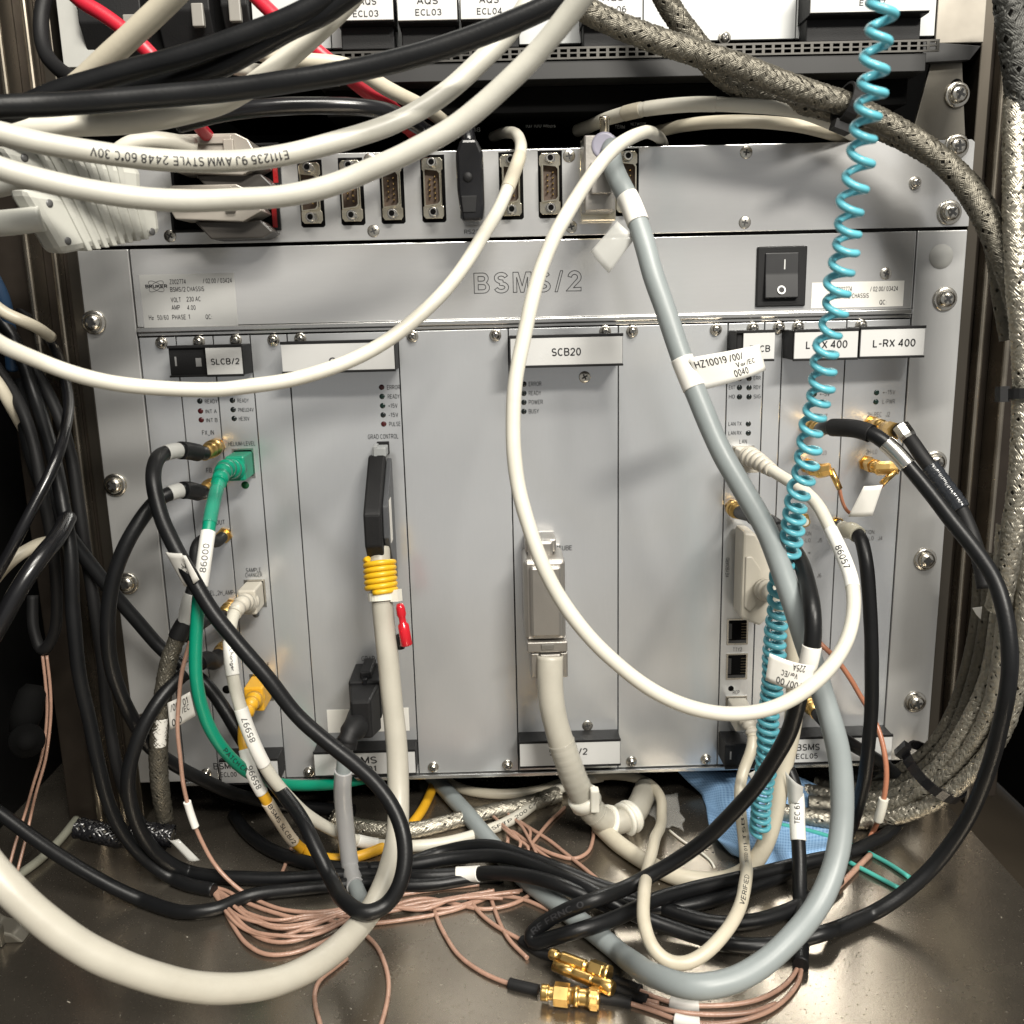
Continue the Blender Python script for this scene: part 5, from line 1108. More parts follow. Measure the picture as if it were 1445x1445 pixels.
up_ = cable('upper_lead', '', [N(317, 755, 5), N(317, 755, 16), (288, 762, 34), (277, 772, 42), (275, 800, 46), (271, 830, 50), (264, 856, 52), (260, 880, 53)], 6.4, BLACKM, parent=c.o)
sleeve(up_, (269, 838), (258, 882), FROST, grow=0.5, name='clear_band', parent=c.o)
sleeve(c, (261, 878), (250, 900), BLACKM, name='black_collar', grow=1.2); sleeve(c, (228, 1013), (224, 1050), STICK, name='tag_wrap', grow=0.5)
sheet('cable_tag', [(236, 992, 62), (268, 976, 60), (276, 1010, 58), (240, 1030, 62)], STICK, c.o, bulge=1.0, texts=[('/00/ 01', 0.1, 0.85, 0.25, 0.24), ('/EC', 0.55, 0.85, 0.52, 0.2), ('0,0', 0.1, 0.5, 0.80, 0.24)])
c = cable('coaxial_lead', 'stub of black coaxial lead on the gold SEL_2H_AMP plug', [N(327, 855, 4), N(327, 855, 12), N(327, 855, 20), (297, 872, 34), (285, 880, 42), (272, 888, 46), (262, 900, 44)], 6.6, BLACKM, cat='coaxial cable')
coax_plug(c, L=14, r=4.3)
r = empty('cable_flag', P(262, 815, 102)); 
sheet('flag_sheet', [(233, 779, 98), (256, 781, 104), (277, 823, 104), (260, 828, 100)], STICK, r, bulge=0.6, texts=[('00 /00', 0.30, 0.98, 0.66, 0.16), ('Jul', 0.62, 0.95, 0.40, 0.14)])
sheet('flag_back', [(256, 783, 106), (262, 784, 107), (281, 818, 107), (273, 824, 106)], STICK, r, bulge=0.3)
tag(r, 'folded white paper flag on the black lead left of the 86000 sleeve', 'cable tag')

c = cable('patch_cable', 'green patch cable plugged into the helium level socket, marked 86000',
    [N(344, 654, 14), N(344, 654, 20), (318, 662, 36), (311, 675, 50), (306, 692, 62), (299, 722, 76), (292, 760, 86), (286, 805, 92), (280, 850, 94), (276, 905, 94), (277, 955, 92), (284, 995, 88), (295, 1024, 84), (313, 1053, 78), (340, 1083, 66), (370, 1100, 50), (410, 1108, 32), (461, 1107, 14), (516, 1099, -6), (570, 1088, -24)], 6.4, GREEN, cat='patch cable', group='patch cables')
boot(c, (331, 657), (309, 682), 6.0, 3.9, 5, GREEN); hull_box(330, 359, 637, 670, 0.6, 19, GREEN, c.o, 'plug_body', 1.0)
sleeve(c, (306, 692), (296, 742), mat('clear_over_green', (0.05, 0.32, 0.22), 0.10, alpha=0.45), grow=0.35, name='clear_sleeve'); sleeve(c, (294, 749), (284, 824), SHRINK, grow=0.35)
ctext(c, '86000', (285, 804), (292, 770), 2.7, INKL, grow=0.45); ctext(c, 'PATCH CABLE', (313, 1053), (352, 1091), 2.2, INK, side=0.4)
c = cable('patch_cable', 'white patch cable from the sample changer socket, marked 85997',
    [N(361, 837, 14), N(361, 837, 20), (344, 850, 36), (332, 864, 48), (326, 886, 58), (325, 915, 66), (329, 955, 72), (339, 995, 76), (350, 1030, 78), (364, 1064, 78), (382, 1095, 74), (402, 1120, 68), (427, 1144, 60), (461, 1167, 50), (502, 1185, 40), (544, 1193, 34), (585, 1194, 30), (632, 1188, 24), (682, 1174, 16), (728, 1154, 4), (769, 1124, -14), (811, 1104, -26), (850, 1096, -30)], 6.5, WHITE, cat='patch cable', group='patch cables')
boot(c, (349, 846), (330, 868), 6.0, 3.9, 6, PLUGB); hull_box(347, 374, 820, 853, 0.6, 19, PLUGB, c.o, 'plug_body', 1.0)
sleeve(c, (325, 905), (330, 955), SHRINK, grow=0.3); sleeve(c, (341, 1000), (371, 1078), SHRINK, grow=0.35); ctext(c, '85997', (356, 1044), (343, 1012), 2.7, INKL, grow=0.45); ctext(c, 'Changer', (326, 918), (330, 949), 1.9, INK, grow=0.42, side=0.8)
ctext(c, 'SFTP 200 CAT5E', (690, 1172), (768, 1126), 1.8, INK); sleeve(c, (505, 1186), (533, 1192), SHRINK, grow=0.4, name='white_band')
c = cable('patch_cable', 'yellow patch cable marked BSMS SLCB/2 beside the white sample changer cable',
    [N(370, 969, 14), N(370, 969, 20), (357, 988, 34), (348, 1006, 46), (343, 1030, 54), (345, 1056, 60), (357, 1093, 64), (376, 1128, 62), (396, 1162, 54), (416, 1190, 44), (440, 1206, 34), (470, 1212, 26), (502, 1209, 20), (530, 1200, 14), (556, 1187, 6), (577, 1169, -4), (599, 1137, -20), (613, 1103, -36), (618, 1085, -44)], 6.0, YELLOW, cat='patch cable', group='patch cables')
boot(c, (362, 981), (346, 1012), 5.8, 3.6, 6, YELLOW); hull_box(355, 384, 953, 985, 0.6, 19, YELLOW, c.o, 'plug_body', 1.0)
sleeve(c, (345, 1058), (370, 1118), SHRINK, grow=0.35); sleeve(c, (379, 1132), (413, 1187), mat('cream_sleeve', (0.66, 0.58, 0.46), 0.4), grow=0.35)
ctext(c, '85996', (367, 1106), (352, 1080), 2.7, INKL, grow=0.45); ctext(c, 'BSMS SLCB/2', (378, 1132), (411, 1184), 2.0, INK, grow=0.45, side=0.0)

# ================================================================== SHIM CABLE WITH METAL HOOD
c = cable('shim_cable', 'very thick beige cable in clear tape from the metal shim connector to the white clamp',
    [(776, 925, 32), (776, 950, 34), (778, 985, 36), (783, 1015, 37), (791, 1046, 38), (802, 1078, 38), (816, 1112, 36), (832, 1140, 34), (850, 1156, 30), (870, 1160, 22), (890, 1152, 8), (903, 1134, -14), (912, 1112, -36)], 14.6, BEIGE, n=20)
sleeve(c, (790, 1046), (838, 1150), mat('clear_tape_wrap', (0.55, 0.53, 0.46), 0.12, alpha=0.4), grow=0.5, name='clear_tape', jit=0.012)
XL, XR = P(738, 860, 0).x, P(793, 860, 0).x; z_ = lambda v, d: P(768, v, d).z
m = MB(); m.box(XL, XR, -32, -3, z_(905, 34), z_(792, 34), 2.2); m.box(XL + 3.5, XR - 2.5, -36, -30, z_(900, 36), z_(800, 36), 1.5); h = m.build('metal_hood', DIECAST, c.o)
m = MB(); m.box(XL + 3, XR - 6, -22, -1, z_(794, 30), z_(764, 22), 1.5); m.box(XL + 1.5, XR - 4, -18, -1, z_(778, 16), z_(760, 16), 1.0); m.build('top_latch', DIECAST, h)
m = MB(); m.box(XL + 1, XR + 0.6, -35, -8, z_(922, 36), z_(907, 36), 0.7); m.box(XL + 3, XL + 8, -33, -8, z_(958, 34), z_(922.5, 34), 0.8); m.box(XR - 3.2, XR + 0.8, -33, -8, z_(958, 34), z_(922.5, 34), 0.8); m.box(XL + 8.2, XR - 3.4, -36, -30, z_(936, 36), z_(924, 36), 0.6); m.build('cable_clamp', DIECAST, h)
m = MB(); m.box(XL + 9, XR - 7, -36.3, -35.8, z_(917, 36.5), z_(910, 36.5), 0.2); m.build('clamp_recess', mat('zinc_dark', (0.25, 0.24, 0.22), 0.4, metal=0.8), h)
for uv in ((826, 1130), (862, 1161)): 
    i = at_i(c, uv); q = sleeve(c, max(0, i - 2), i + 1, NYLON, name='white_clamp_ring', prof=[(0, 8.2), (0.05, 9.4), (0.95, 9.4), (1, 8.2)], n=26)
i = at_i(c, (884, 1156)); sleeve(c, i - 1, i + 2, NYLON, name='white_clamp_ring', prof=[(0, 8.3), (0.05, 10.2), (0.3, 10.2), (0.32, 9.0), (0.68, 9.0), (0.7, 10.2), (0.95, 10.2), (1, 8.3)], n=26)
a = P(838, 1132, 44); m = MB(); m.box(a.x - 2, a.x + 3, -46, -40, a.z - 6, a.z + 8, 1.0); m.build('clamp_strap', NYLON, c.o)

# ================================================================== LAN CARD LEADS
c = cable('keyboard_cable', 'thick cream cable from the keyboard hood down behind the coil to the white clamp',
    [N(1062, 815, 24), (1092, 838, 44), (1108, 862, 52), (1118, 900, 56), (1122, 950, 58), (1120, 1010, 58), (1112, 1060, 60), (1101, 1105, 64), (1090, 1160, 68), (1075, 1200, 71), (1052, 1228, 72), (1020, 1242, 72), (980, 1242, 68), (945, 1234, 58), (910, 1216, 42), (885, 1200, 24), (862, 1182, 0), (845, 1165, -14)], 9.6, CREAM)
a, b = P(1033, 738, 0), P(1082, 866, 0); m = MB()
x0, x1 = a.x, b.x; z1, z0 = a.z, b.z; w = (x1 - x0)
m.prism([(x0 + 1, z1), (x0 + w * 0.35, z1 - 1), (x0 + w * 0.62, z1 - 9), (x1 - 2, z1 - 17), (x1, z0 + 18), (x1 - 4, z0 + 6), (x0 + w * 0.55, z0), (x0 + 1, z0 + 5)], 'y', -22, -3, 1.6); h = m.build('connector_hood', PLUGB, c.o)
m = MB(); m.prism([(x0 + 2.5, z1 - 14), (x0 + 6, z1 - 14), (x0 + w * 0.52, z1 - 22), (x0 + w * 0.52, z0 + 16), (x0 + 6, z0 + 9), (x0 + 2.5, z0 + 12)], 'y', -23.2, -21, 0.8); m.build('hood_panel', PLUGB, h)
boot(c, (1080, 825), (1108, 862), 6.4, 5.2, 4, PLUGB)
c = cable('network_cable', 'pale cable printed VERIFIED hanging from the RCP socket into a narrow loop',
    [N(1038, 998, 16), (1054, 1016, 26), (1062, 1034, 32), (1060, 1056, 38), (1049, 1086, 42), (1044, 1116, 50), (1046, 1150, 58), (1051, 1195, 66), fl(1052, 1240, 26), fl(1043, 1281, 26), fl(1020, 1320, 24), fl(992, 1348, 20), fl(966, 1360, 18), fl(943, 1357, 18), fl(923, 1339, 22), fl(911, 1308, 26), fl(908, 1266, 28), fl(914, 1225, 24), fl(924, 1186, 18), (934, 1152, 20), (932, 1126, 4), (910, 1103, -14), (872, 1094, -24), (835, 1095, -30), (800, 1103, -34), (755, 1116, -34), (696, 1121, -34), (650, 1113, -36), (620, 1094, -44)], 6.3, CREAM, group='white network cables')
ctext(c, 'VERIFIED', (1042, 1284), (1052, 1243), 2.1, INK, side=-0.3); ctext(c, 'TESTED 011 TSB-36', (1052, 1226), (1045, 1125), 1.6, INK, side=-0.6)
boot(c, (1050, 1010), (1063, 1040), 5.2, 3.6, 4, PLUGB); hull_box(1026, 1051, 984, 1010, 0.6, 22, PLUGB, c.o, 'plug_body', 1.0)

c = cable('coaxial_lead', 'black coaxial lead sweeping from the white 225A tag to the printed bend at bottom',
    [N(1033, 715, 4), N(1033, 715, 14), (1062, 728, 40), (1085, 738, 62), (1104, 753, 84), (1124, 783, 106), (1139, 824, 126), (1147, 866, 140), (1147, 907, 144), (1141, 940, 144), (1128, 985, 140), (1113, 1032, 136), (1094, 1068, 132), (1073, 1100, 128), (1046, 1134, 122), (1004, 1178, 114), (949, 1217, 110), (894, 1247, 112), fl(838, 1270, 28), fl(797, 1287, 21), fl(764, 1306, 12), fl(748, 1320, 7), fl(752, 1330, 5), fl(775, 1325, 9), fl(811, 1314, 16), fl(866, 1296, 16), fl(920, 1272, 12), fl(980, 1254, 10), fl(1040, 1240, 9), fl(1100, 1225, 8), fl(1150, 1214, 8), fl(1196, 1206, 6)], **K)
coax_plug(c, L=14); ctext(c, 'RF FRNC 0', (752, 1314), (828, 1274), 2.6, INKG); sleeve(c, (1065, 730), (1098, 748), BLACKM, name='strain_relief', grow=0.9)
sleeve(c, (1146, 915), (1140, 945), STICK, name='tag_wrap', grow=0.4)
sheet('cable_tag', [(1086, 922, 150), (1150, 940, 152), (1142, 978, 152), (1080, 960, 148)], STICK, c.o, bulge=2.0, texts=[('225A', 0.52, 0.80, 0.16, 0.22, 2), ('Var/EC', 0.30, 0.66, 0.48, 0.18, 2), ('0 /00/ 00', 0.22, 0.92, 0.80, 0.22, 2)])

# ================================================================== TURQUOISE COIL
ctl = [(1248, -45, 200), (1245, 0, 198), (1241, 40, 196), (1233, 105, 192), (1222, 177, 186), (1211, 238, 180), (1199, 304, 174), (1187, 387, 166), (1175, 447, 160), (1163, 516, 152), (1152, 575, 146), (1142, 627, 140), (1131, 682, 132), (1119, 740, 122), (1110, 790, 112), (1100, 830, 104), (1095, 880, 99), (1094, 925, 96), (1089, 963, 94), (1086, 1004, 92), (1084, 1046, 90), (1080, 1087, 86), (1076, 1128, 80), (1071, 1172, 72)]
pitch = [(-45, 36.5), (100, 36), (240, 33), (400, 29), (520, 25), (640, 21), (740, 17), (830, 14.5), (900, 13), (980, 11.2), (1200, 10.6)]
path = spline(ctl, 0.7, 3.0, False); T_, A_ = frames(path); pts = []; th = 0.6; prev = None
fine = []
for i in range(len(path) - 1):
    for k in range(3): fine.append((path[i].lerp(path[i + 1], k / 3), T_[i]))
for p, t in fine:
    u, v = pj(p)
    if prev is not None:
        k = 0
        while k < len(pitch) - 2 and pitch[k + 1][0] < v: k += 1
        f = min(1, max(0, (v - pitch[k][0]) / (pitch[k + 1][0] - pitch[k][0]))); pp = pitch[k][1] + (pitch[k + 1][1] - pitch[k][1]) * f
        th += 2 * math.pi * (v - prev) / (pp * (1 + 0.10 * math.sin(v * 0.031) + 0.07 * math.sin(v * 0.083 + 1.0)))
    prev = v
    nr = CAMP - p; nr.z = 0.0; nr = (nr - t * nr.dot(t)).normalized(); sd = nr.cross(t).normalized()
    if sd.x < 0: sd = -sd
    R_ = 3.75 + 0.55 * min(1, max(0, v / 1000))
    R_ *= 1 + 0.05 * math.sin(v * 0.047 + 2) + 0.03 * math.sin(v * 0.13)
    p = p + sd * (0.5 * math.sin(v * 0.06))
    pts.append(p + (sd * math.cos(th) - nr * math.sin(th)) * R_)
m = MB(); tube(m, pts, 1.46, 10); w = m.build('coiled_cord', TURQ); tag(w, 'turquoise coiled cord hanging down in front of the L-TX 400 card', 'coiled cord')

# ================================================================== RIGHT CARD LEADS
c = cable('coaxial_lead', 'black coaxial lead with silver band sweeping round the right side to the floor',
    [N(1141, 601, 4), N(1141, 601, 16), (1165, 604, 36), (1185, 604, 48), (1211, 606, 58), (1236, 615, 66), (1264, 637, 72), (1284, 660, 76), (1310, 692, 82), (1340, 730, 90), (1376, 776, 100), (1403, 819, 110), (1418, 866, 118), (1424, 921, 124), (1421, 977, 126), (1411, 1030, 124), (1396, 1085, 120), (1380, 1126, 116), (1355, 1170, 112), (1318, 1220, 110), (1280, 1256, 112), (1239, 1286, 114), (1197, 1305, 112), fl(1164, 1316, 8), fl(1120, 1328, 5), fl(1060, 1334, 5), fl(1004, 1327, 5), fl(949, 1311, 6), fl(894, 1289, 10), fl(852, 1267, 16), fl(811, 1245, 18), fl(755, 1222, 16), fl(700, 1208, 12), fl(641, 1211, 8), fl(585, 1220, 6), fl(520, 1226, 5)], **K)
coax_plug(c, L=20); sleeve(c, (1176, 604), (1230, 612), BLACKM, name='strain_relief', grow=0.9); sleeve(c, (1252, 627), (1280, 655), STEEL, name='silver_band', grow=0.5)
c = cable('coaxial_lead', 'black lead with silver elbow at 2H-REC, taped and running beside the right ear',
    [(1266, 606, 34), (1276, 611, 38), (1288, 625, 44), (1302, 645, 50), (1320, 668, 56), (1338, 694, 62), (1352, 712, 66), (1368, 745, 72), (1382, 790, 80), (1390, 830, 86)], 7.6, BLACKM, cat='coaxial cable')
sleeve(c, (1312, 658), (1354, 716), mat('tape_black_glossy', (0.02, 0.022, 0.026), 0.16, bump=0.5, bscale=220), name='tape_wrap', grow=1.0, jit=0.03)
p = P(1229, 597, 0); q_ = P(1264, 605, 34)
m = MB(); m.lathe((p.x, -8, p.z), (0, -1, 0), [(0, 3.9), (7, 3.9), (7.1, 3.0), (14, 3.0), (14.1, 3.7), (22, 3.7)], 16); e = m.build('gold_plug', GOLD, c.o)
m = MB(); m.lathe((p.x, -28, p.z), (0, -1, 0), [(0, 4.8), (6, 4.8)], 6, smooth=False); m.build('hex_nut', GOLD, e)
A_, B_ = Vector((p.x + 1, -37, p.z + 3)), P(1283, 619, 42); m = MB(); m.lathe(A_, B_ - A_, [(0, 4.2), (0.4, 4.5), ((B_ - A_).length * 0.8, 4.5), ((B_ - A_).length, 4.2)], 8, smooth=False); m.build('silver_elbow', STEEL, c.o)
c = cable('coaxial_lead', 'black lead hanging straight down over the L-RX card from a beige ferrule',
    [N(1180, 740, 4), N(1180, 740, 14), (1202, 748, 30), (1213, 757, 38), (1221, 786, 46), (1227, 833, 50), (1229, 880, 52), (1230, 935, 54), (1229, 991, 54), (1226, 1046, 54), (1222, 1087, 52), (1214, 1128, 46), (1203, 1162, 38), (1190, 1185, 28)], **K)
sleeve(c, 3, (1211, 754), mat('beige_ferrule', (0.40, 0.38, 0.30), 0.4), name='ferrule', grow=0.9)
c = cable('coaxial_lead', 'black lead from the low gold plug, bending back at the lower right of the chassis',
    [N(1139, 990, 4), N(1139, 990, 14), (1162, 1018, 26), (1178, 1034, 34), (1198, 1048, 36), (1222, 1062, 30), (1250, 1080, 20), (1270, 1100, 14), (1278, 1122, 14), (1273, 1150, 18), (1254, 1175, 24), (1225, 1192, 30), fl(1190, 1205, 4), fl(1140, 1218, 4), fl(1090, 1240, 4), fl(1045, 1257, 4), fl(1004, 1270, 4), fl(949, 1280, 4), fl(890, 1276, 6), fl(840, 1262, 8)], **K)
coax_plug(c, L=14)
c = cable('coaxial_lead', 'upright black lead with a TEC 61 sleeve ending in two brown coax wires',
    [(1112, 1085, 62), (1120, 1105, 66), (1124, 1130, 70), (1125, 1165, 76), (1127, 1200, 84), (1129, 1250, 96), (1131, 1295, 110), (1131, 1330, 122), (1130, 1362, 132)], **K)
sleeve(c, (1123, 1122), (1127, 1184), SHRINK, grow=0.35); ctext(c, 'TEC 61', (1124, 1165), (1124, 1130), 2.6, INK, grow=0.45)
sheet('clear_flag', [(1108, 1088, 70), (1134, 1110, 72), (1132, 1130, 72), (1112, 1134, 70)], FROST, c.o, bulge=3.0)
sheet('paper_flag', [(1056, 1092, 60), (1068, 1086, 62), (1078, 1120, 62), (1066, 1112, 60)], STICK, c.o)

# right-angle gold plugs with thin copper leads
def angle_plug(label, u, v, end, leadpts, cap):
    p = P(u, v, 0); E = P(*end)
    r = empty('angle_plug', (p.x, -14, p.z)); m = MB()
    m.lathe((p.x, -6, p.z), (0, -1, 0), [(0, 4.4), (6, 4.4)], 6, smooth=False); m.lathe((p.x, -12.02, p.z), (0, -1, 0), [(0, 3.4), (4, 3.4), (4.1, 3.0), (8, 3.0)], 16); m.build('nut', GOLD, r)
    A_ = Vector((p.x, -19, p.z)); B_ = E; ax = (B_ - A_); L = ax.length
    m = MB(); m.lathe(A_ - ax.normalized() * 2, ax, [(0, 3.2), (1, 3.9), (L - 2, 3.9), (L + 2, 3.6)], 8, smooth=False); m.build('body', GOLD, r)
    C_ = P(*cap); m = MB(); m.lathe(E, C_ - E, [(0, 1.9), ((C_ - E).length, 1.7)], 12); m.build('crimp_tube', GOLD, r)
    w = cable('copper_lead', '', leadpts, 2.0, COPPER, parent=r, n=10)
    tag(r, label, 'coaxial plug', 'right-angle gold plugs'); return r
r1 = angle_plug('right-angle gold plug on the L-TX card with a thin copper lead', 1140, 657, (1172, 662, 22), [(1184, 686, 24), (1188, 706, 24), (1194, 720, 22), (1203, 726, 20), (1214, 722, 18)], (1185, 690, 24))
r2_ = angle_plug('right-angle gold plug on the L-RX card with a folded data tag', 1222, 653, (1268, 660, 24), [(1250, 680, 26), (1240, 690, 26), (1228, 706, 26), (1214, 720, 22)], (1244, 683, 26))
sheet('folded_tag', [(1219, 686, 32), (1246, 684, 34), (1231, 728, 32), (1197, 729, 30)], STICK, r2_, bulge=1.0)
c = cable('copper_lead', 'thin copper coax passing behind the white loop on the L-RX card', [(1150, 900, 10), (1158, 909, 14), (1172, 922, 16), (1189, 942, 18), (1202, 962, 20), (1213, 982, 22), (1228, 1006, 26), (1240, 1030, 32), (1248, 1060, 38), (1251, 1088, 42), (1247, 1130, 44), (1240, 1156, 42), (1228, 1182, 34)], 3.0, COPPER, cat='thin coax', n=10)
sleeve(c, (1247, 1128), (1238, 1158), NYLON, name='white_sleeve', grow=1.2)

# ================================================================== BRAIDS
GB = 'thick braided cables at the right'
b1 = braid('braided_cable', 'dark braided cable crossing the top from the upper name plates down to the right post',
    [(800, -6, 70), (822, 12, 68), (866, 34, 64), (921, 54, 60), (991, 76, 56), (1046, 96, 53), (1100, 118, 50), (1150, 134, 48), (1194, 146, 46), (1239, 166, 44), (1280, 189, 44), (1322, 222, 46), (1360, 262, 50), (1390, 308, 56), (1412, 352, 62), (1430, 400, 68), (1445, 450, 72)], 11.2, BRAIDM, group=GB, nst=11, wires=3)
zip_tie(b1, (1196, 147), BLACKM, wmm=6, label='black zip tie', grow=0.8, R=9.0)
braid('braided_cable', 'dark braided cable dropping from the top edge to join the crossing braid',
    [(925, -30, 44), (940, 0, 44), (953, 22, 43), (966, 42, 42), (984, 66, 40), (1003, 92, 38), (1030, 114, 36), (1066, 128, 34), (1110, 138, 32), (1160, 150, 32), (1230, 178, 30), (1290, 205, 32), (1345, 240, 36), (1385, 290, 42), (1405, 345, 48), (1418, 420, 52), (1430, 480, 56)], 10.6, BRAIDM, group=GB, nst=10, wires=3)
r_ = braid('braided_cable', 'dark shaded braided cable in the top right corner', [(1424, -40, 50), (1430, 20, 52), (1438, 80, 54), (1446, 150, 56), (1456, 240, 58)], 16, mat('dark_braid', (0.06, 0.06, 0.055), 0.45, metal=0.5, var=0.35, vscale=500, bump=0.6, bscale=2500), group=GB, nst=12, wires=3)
rb = braid('braided_cable', 'bright tinned braid running down the right edge with a black tie', [(1452, -40, 36), (1446, 60, 44), (1436, 150, 54), (1432, 230, 62), (1430, 310, 68), (1436, 390, 74), (1446, 470, 76), (1450, 540, 78), (1446, 600, 80), (1438, 670, 82), (1428, 740, 82), (1420, 800, 80), (1410, 860, 76)], 11.6, BRAIDL, group=GB, nst=10, wires=3)
zip_tie(rb, (1449, 556), BLACKM, wmm=5, label='black zip tie', R=9)
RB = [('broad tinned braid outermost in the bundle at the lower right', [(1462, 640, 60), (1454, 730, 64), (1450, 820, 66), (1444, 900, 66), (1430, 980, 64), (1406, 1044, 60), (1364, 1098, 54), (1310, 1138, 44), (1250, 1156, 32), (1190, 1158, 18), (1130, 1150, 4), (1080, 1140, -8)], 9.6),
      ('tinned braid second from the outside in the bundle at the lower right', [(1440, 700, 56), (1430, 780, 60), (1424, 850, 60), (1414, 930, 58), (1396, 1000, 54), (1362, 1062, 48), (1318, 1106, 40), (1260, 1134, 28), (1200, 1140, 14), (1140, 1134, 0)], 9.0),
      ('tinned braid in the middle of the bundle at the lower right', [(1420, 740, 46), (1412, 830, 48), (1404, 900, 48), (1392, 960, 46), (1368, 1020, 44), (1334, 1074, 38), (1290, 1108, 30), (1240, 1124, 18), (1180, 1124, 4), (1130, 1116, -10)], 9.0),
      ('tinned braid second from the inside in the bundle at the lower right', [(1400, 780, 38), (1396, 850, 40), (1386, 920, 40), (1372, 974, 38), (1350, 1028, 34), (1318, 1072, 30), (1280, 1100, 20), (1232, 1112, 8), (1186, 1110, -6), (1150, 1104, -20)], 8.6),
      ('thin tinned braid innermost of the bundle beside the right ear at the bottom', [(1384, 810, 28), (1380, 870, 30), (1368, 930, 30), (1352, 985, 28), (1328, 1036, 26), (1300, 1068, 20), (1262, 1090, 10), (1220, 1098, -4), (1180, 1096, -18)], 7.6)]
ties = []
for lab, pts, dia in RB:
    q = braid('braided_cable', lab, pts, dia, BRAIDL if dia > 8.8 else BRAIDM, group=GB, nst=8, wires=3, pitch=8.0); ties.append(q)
sf = sheet('paper_scrap', [(1372, 858, 64), (1386, 856, 64), (1384, 874, 64), (1378, 868, 64)], STICK); tag(sf, 'tiny white paper corner caught in the braids at the right', 'paper scrap')
zip_tie(ties[2], (1318, 1088), BLACKG, wmm=6, R=19, label='black zip tie round the bundle')
braid('braided_cable', 'tinned braid lying on the floor under the middle of the chassis', [(470, 1152, 10), (499, 1164, 8), (544, 1171, 6), (585, 1171, 4), (627, 1162, 0), (682, 1150, -8), (737, 1138, -16), (790, 1120, -28)], 8.0, BRAIDL, nst=8, wires=2)
sheet_r = sheet('paper_scrap', [(590, 1164, 12), (620, 1170, 14), (618, 1183, 14), (596, 1178, 12)], STICK); tag(sheet_r, 'small white paper scrap on the floor braid under the chassis', 'paper scrap')

# ================================================================== LEFT DARK CORNER
GD = 'dark cables in the left corner'
D = dict(cat='cable', group=GD)
c = cable('dark_cable', 'black cable running down the dark left side and ending in brown coax wires', [(-40, 400, 10), (20, 480, 16), (50, 560, 24), (72, 630, 40), (86, 700, 56), (99, 783, 66), (104, 866, 70), (112, 949, 72), (125, 1018, 72), (139, 1080, 72), (152, 1130, 70), (170, 1168, 68), (190, 1196, 66), (221, 1226, 64), (262, 1248, 64), (302, 1256, 66)], 7.2, BLACK, **D)
cable('dark_cable', 'thick glossy black cable at the left edge by the cream stub', [(-30, 930, 110), (0, 878, 106), (20, 842, 102), (42, 808, 96), (62, 782, 88), (82, 758, 76), (96, 730, 60)], 8.6, BLACKG, **D)
cable('dark_cable', 'thin black cable slanting down left across the dark corner', [(-20, 835, 90), (0, 803, 90), (28, 752, 88), (55, 700, 80), (82, 640, 66), (96, 560, 30), (70, 480, 0), (20, 430, -10)], 5.4, BLACKG, **D)
cable('dark_cable', 'black cable on the floor from the left edge to the brown coax fan', [(-40, 1120, 60), (0, 1148, 64), (55, 1188, 70), (125, 1232, 78), (180, 1262, 82), (235, 1283, 84), fl(270, 1288, 4), fl(305, 1283, 4), fl(350, 1264, 4), fl(420, 1255, 4), fl(470, 1250, 4), fl(520, 1246, 4), fl(560, 1250, 4), fl(610, 1248, 4), fl(660, 1240, 4), fl(710, 1234, 4)], 7.2, BLACK, **D)
cable('dark_cable', 'black cable looping behind the post in the dark corner', [(-40, 470, 20), (10, 540, 30), (40, 600, 44), (60, 690, 50), (74, 770, 50), (80, 850, 46), (74, 900, 42), (60, 920, 40), (48, 890, 36), (46, 840, 30)], 6.0, BLACKM, **D)
cable('dark_cable', 'grey-black cable parallel to the left post in shadow', [(-20, 450, 0), (60, 540, 16), (100, 640, 30), (112, 720, 34), (124, 800, 36), (140, 900, 38), (152, 1000, 40), (165, 1080, 42), (190, 1150, 42), (230, 1200, 40)], 6.4, BLACKM, **D)
cable('cream_stub', 'short cream cable stub in the dark left corner at mid height', [(-14, 826, 70), (5, 802, 72), (24, 784, 70), (48, 770, 62), (70, 764, 50)], 6.2, CREAM, group='cream stubs at the left edge')
cable('cream_stub', 'cream cable stub entering at the left edge above the drooping white cable', [(-20, 420, 30), (8, 442, 30), (30, 452, 28), (52, 462, 22), (72, 476, 10)], 6.2, CREAM, group='cream stubs at the left edge')
cable('cream_stub', 'cream cable stub at the left edge just under the drooping white cable', [(-20, 520, 40), (0, 545, 40), (12, 566, 38), (26, 592, 30), (44, 625, 18)], 6.2, CREAM, group='cream stubs at the left edge')
cable('blue_cable', 'dark blue cable at the left edge beside the post', [(-16, 380, 20), (4, 420, 18), (14, 470, 10), (18, 520, 0)], 7.0, mat('dark_blue_jacket', (0.015, 0.045, 0.10), 0.5))
cable('grey_stub', 'greenish grey wire lying on the floor in the lower left', [fl(24, 1236, 3), fl(50, 1218, 3), fl(80, 1190, 3), fl(108, 1156, 4)], 5.0, mat('greygreen_wire', (0.20, 0.20, 0.16), 0.5), cat='wire')
m = empty('round_plug', P(30, 1040, 60)); q = MB(); A_ = P(38, 1045, 70); q.lathe(A_, CAMP - A_, [(-20, 7), (-8, 9), (-2, 8.5), (0, 5), (3, 4.5), (4, 1)], 24); q.build('body', VOID, m)
q = MB(); A_ = P(30, 1035, 60); q.lathe(A_, Vector((0.2, 0.5, 1)), [(0, 6), (10, 8), (22, 7), (26, 4)], 18); q.build('neck', VOID, m); tag(m, 'large black round plug in shadow at the left edge', 'plug')
